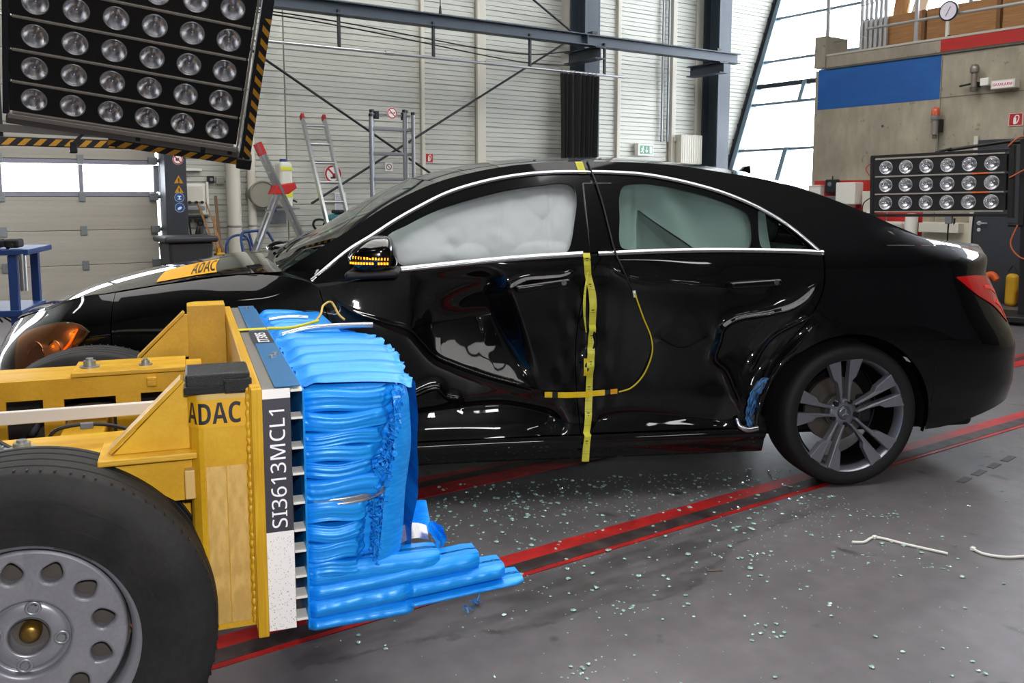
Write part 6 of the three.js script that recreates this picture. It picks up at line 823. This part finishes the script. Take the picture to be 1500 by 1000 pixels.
// ---------- on and around the car ----------
const carPoint = (x, y, o = 0.004) => [x, y, Zs(x, y) + o];
{
  // yellow measuring tape over roof edge, pillar, buckled door seam and sill
  const tp = thing('measuring_tape', 'yellow tick marked tape stuck down the car side between its doors', 'tape', CAR.p, CAR.turn);
  const tex = canvasTex(64, 1024, (c, w, h) => { c.fillStyle = '#cfc93e'; c.fillRect(0, 0, w, h); c.fillStyle = '#3b3917'; for (let y = 24; y < h; y += 128) { c.fillRect(18, y, 26, 5); c.fillRect(26, y + 12, 12, 4); } c.fillStyle = 'rgba(140,138,40,0.5)'; for (let k = 0; k < 40; k++) c.fillRect(0, rnd() * h, w, 2); });
  const tm = std(0xffffff, 0.5, 0, { map: tex });
  const line = track([[0.13, 1.055], [0.138, 0.97], [0.158, 0.88], [0.162, 0.79], [0.156, 0.62], [0.15, 0.443], [0.142, 0.324], [0.13, 0.27], [0.122, 0.18]]);
  const zt = (x, y) => (y > 1.03 ? 0.829 - 0.52 * (y - 1.02) + 0.004 : y < 0.29 ? 0.862 + 0.006 * Math.sin((0.29 - y) * 20) : Math.max(Zs(x, y), Zs(x + 0.03, y), Zs(x - 0.03, y)));
  mesh('lower_strip', grid(4, 160, (u, v) => { const a = line(v), x = a[0] + (u - 0.5) * 0.03, y = a[1]; return [x, y, zt(a[0], y) + 0.007 + 0.003 * Math.sin(v * 24 + u * 2), u, 1 - v]; }), tm, tp);
  mesh('peeled_strip', grid(3, 40, (u, v) => { const y = lerp(0.975, 0.72, v), w = 0.024 * (1 - Math.abs(2 * v - 1) * 0.6); return [lerp(0.135, 0.118, Math.sin(v * 3.1)) + (u - 0.5) * w * 0.5, y, zt(0.12, y) + 0.012 + 0.02 * Math.sin(v * 3.1), u, v]; }), tm, tp);
  mesh('roof_strip', grid(4, 20, (u, v) => { const y = lerp(1.445, 1.385, v), x = lerp(0.145, 0.158, v) + (u - 0.5) * 0.034; return [x, Math.min(y, 1.437), Zs(x, Math.min(y, 1.437)) + 0.004 - Math.max(0, y - 1.437) * 3, u, v]; }), tm, tp);
  const trg = canvasTex(64, 96, (c) => { c.fillStyle = '#d5c21f'; c.fillRect(0, 0, 64, 96); c.fillStyle = '#1c1a10'; c.beginPath(); c.moveTo(32, 48); c.arc(32, 48, 24, 0, 1.57); c.fill(); c.beginPath(); c.moveTo(32, 48); c.arc(32, 48, 24, 3.14, 4.71); c.fill(); });
  mesh('target_sticker', grid(6, 10, (u, v) => { const x = lerp(0.125, 0.152, u), y = lerp(0.535, 0.61, v); return [x, y, zt(0.11, y) + 0.012 + 0.004 * Math.sin(v * 6), u, v]; }), std(0xffffff, 0.5, 0, { map: trg }), tp);
  // wire from roof to contact strip
  const wr = thing('sensor_wire', 'thin wire from car roof to a horizontal yellow contact strip on the doors', 'wire', CAR.p, CAR.turn);
  const gz = (x, y) => (y > 1.04 && y < 1.39 ? 0.829 - 0.52 * (y - 1.02) + 0.012 : Zs(x, Math.min(y, 1.437)) + 0.006);
  const W1 = [[0.185, 1.437], [0.196, 1.40], [0.21, 1.34], [0.228, 1.25], [0.24, 1.16], [0.255, 1.06], [0.288, 0.98], [0.335, 0.885]], W2 = [[0.335, 0.885], [0.375, 0.78], [0.41, 0.70], [0.42, 0.64], [0.405, 0.57], [0.375, 0.515], [0.33, 0.475], [0.28, 0.46]];
  mesh('black_lead', tube(W1.map(([x, y]) => [x, y, gz(x, y)]), 0.004, 60, 6), M.black, wr); mesh('yellow_lead', tube(W2.map(([x, y]) => [x, y, gz(x, y) + 0.01]), 0.0035, 60, 6), std(0xc9b420, 0.5), wr); mesh('connector', rod([0.333, 0.895, gz(0.335, 0.89) + 0.003], [0.339, 0.868, gz(0.339, 0.868) + 0.006], 0.007), M.white, wr);
  const sy = std(0xe0bb12, 0.45); const seg = (a, b, m, w = 0.024) => mesh('contact_strip', grid(20, 3, (u, v) => { const x = lerp(a, b, u), y = 0.463 - 0.008 * Math.sin(Math.PI * clamp((x + 0.03) / 0.3, 0, 1)) + (v - 0.5) * w; return [x, y, Math.max(Zs(x, y), Zs(0.11, y) - 0.012) + 0.012]; }), m, wr);
  seg(-0.045, -0.012, sy); seg(-0.012, 0.012, M.black, 0.028); seg(0.012, 0.22, sy); seg(0.22, 0.245, M.black, 0.02); seg(0.245, 0.275, std(0xd5930f, 0.45), 0.022);
}
// white cable ties on the floor, blue scraps, glass crumbs
{
  const tie = (n, lab, pts) => { const t = thing('cable_tie', lab, 'cable tie', [0, 0, 0], 0, 'cut cable ties'); mesh('strap', tube(pts.map(([x, z]) => [x, 0.006, z]), 0.0055, 40, 6), M.white, t); mesh('locking_head', rbox(0.018, 0.012, 0.014, 0.002, pts[n][0], 0.007, pts[n][1]), M.white, t); };
  tie(2, 'straight white cable tie lying furthest left on the floor right of the car wheel', CT[0]); tie(0, 'curved white cable tie cut off by the right photo edge', CT[1]);
  const sb = std(0x2e79bd, 0.4); const fr = thing('blue_scrap', 'frayed blue scrap of barrier foil on the floor below its torn slab', 'scrap', [SC[0], 0, SC[1]], 0.4); for (let k = 0; k < 16; k++) mesh('shred', box(0.018, 0.0012, 0.005, 0, 0, 0, rr(0, 3), rr(0, 3), rr(0, 3)).translate(rr(-0.045, 0.045), 0.01 + rr(0, 0.012), rr(-0.012, 0.012)), sb, fr); mesh('curl', tube([[0.03, 0.01, 0], [0.06, 0.03, -0.01], [0.055, 0.05, -0.02], [0.07, 0.06, 0]], 0.003, 20, 5), sb, fr);
  tag(mesh('metal_chip', rbox(0.055, 0.004, 0.012, 0.001, CH[0], 0.002, CH[1], 0, -0.5, 0), std(0x5a4b45, 0.6)), 'small flat brown strip lying alone on the floor', 'strip');
  const gm = phy(0xa3c6bc, 0.08, 0, { clearcoat: 1, clearcoatRoughness: 0.02, transmission: 0.2, thickness: 0.004, ior: 1.5 });
  const geos = Array.from({ length: 8 }, () => { const g = new THREE.IcosahedronGeometry(1, 0), p = g.attributes.position, m = {}; for (let i = 0; i < p.count; i++) { const k = [p.getX(i), p.getY(i), p.getZ(i)].map((v) => v.toFixed(2)).join(); m[k] = m[k] || [rr(0.6, 1.3), rr(0.35, 0.7), rr(0.6, 1.3)]; p.setXYZ(i, p.getX(i) * m[k][0], p.getY(i) * m[k][1], p.getZ(i) * m[k][2]); } g.computeVertexNormals(); return g; });
  const spots = [], c25 = Math.cos(CAR.turn), s25 = Math.sin(CAR.turn);
  const add = (x, z, r) => { const dx = x + 0.62, dz = z - 9.46, ct = Math.cos(TR.turn), st = Math.sin(TR.turn), tx = dx * ct - dz * st, tz = dx * st + dz * ct; if (tx < 0.1 && tz < 0.2 && tx > -1.2) return; const cx = (x - CAR.p[0]) * c25 - (z - CAR.p[2]) * s25, cz = (x - CAR.p[0]) * s25 + (z - CAR.p[2]) * c25; if (Math.abs(cx - 1.33) < 0.2 && cz > 0.6 && cz < 0.93) return; spots.push([x, z, r]); };
  for (let k = 0; k < 1700; k++) { const a = rr(-1.5, 1.25), d = 0.55 + Math.abs(rr(-0.5, 1) + rr(-0.5, 0.9)) * 0.75; add(CAR.p[0] + a * c25 + d * s25, CAR.p[2] - a * s25 + d * c25, 0.0024 + 0.0085 * rnd() ** 4); }
  for (let k = 0; k < 600; k++) { const a = rr(-1.7, 2.2), d = rr(0.9, 2.6); add(CAR.p[0] + a * c25 + d * s25, CAR.p[2] - a * s25 + d * c25, 0.0022 + 0.006 * rnd() ** 3.5); }
  for (const [x, z, n] of [[0.5, 9.35, 16], [1.15, 9.3, 12], [0.75, 9.7, 10], [1.9, 9.35, 12], [0.15, 9.55, 14], [-0.45, 9.35, 12], [1.6, 9.75, 8]]) for (let k = 0; k < n; k++) { const q = rr(0, 6.28), e = rr(0, 0.07); add(x + e * Math.cos(q), z + e * Math.sin(q) * 0.8, rr(0.0025, 0.0075)); }
  spots.sort((a, b) => b[2] - a[2]);
  const put = (x, z, r) => ({ p: [x, r * 0.42, z], s: [r, r * 0.8, r * 1.1], t: rr(0, 6.28) }), rest = [];
  spots.forEach(([x, z, r], i) => { const q = put(x, z, r); if (i < 300) { const m = tag(mesh('glass_shard', geos[i % 8], gm), 'greenish crumb of shattered safety glass lying on the grey floor', 'glass shard', 'glass crumbs scattered on the floor'); m.position.set(...q.p); m.scale.set(...q.s); m.rotation.y = q.t; } else rest.push(geos[i % 8].clone().scale(...q.s).rotateY(q.t).translate(...q.p)); });
  const st = mesh('glass_crumbs', merge(rest), gm); st.userData.kind = 'stuff'; tag(st, 'fine glass crumbs strewn over the floor beside the car', 'glass crumbs');
}
renderer.render(scene, camera);
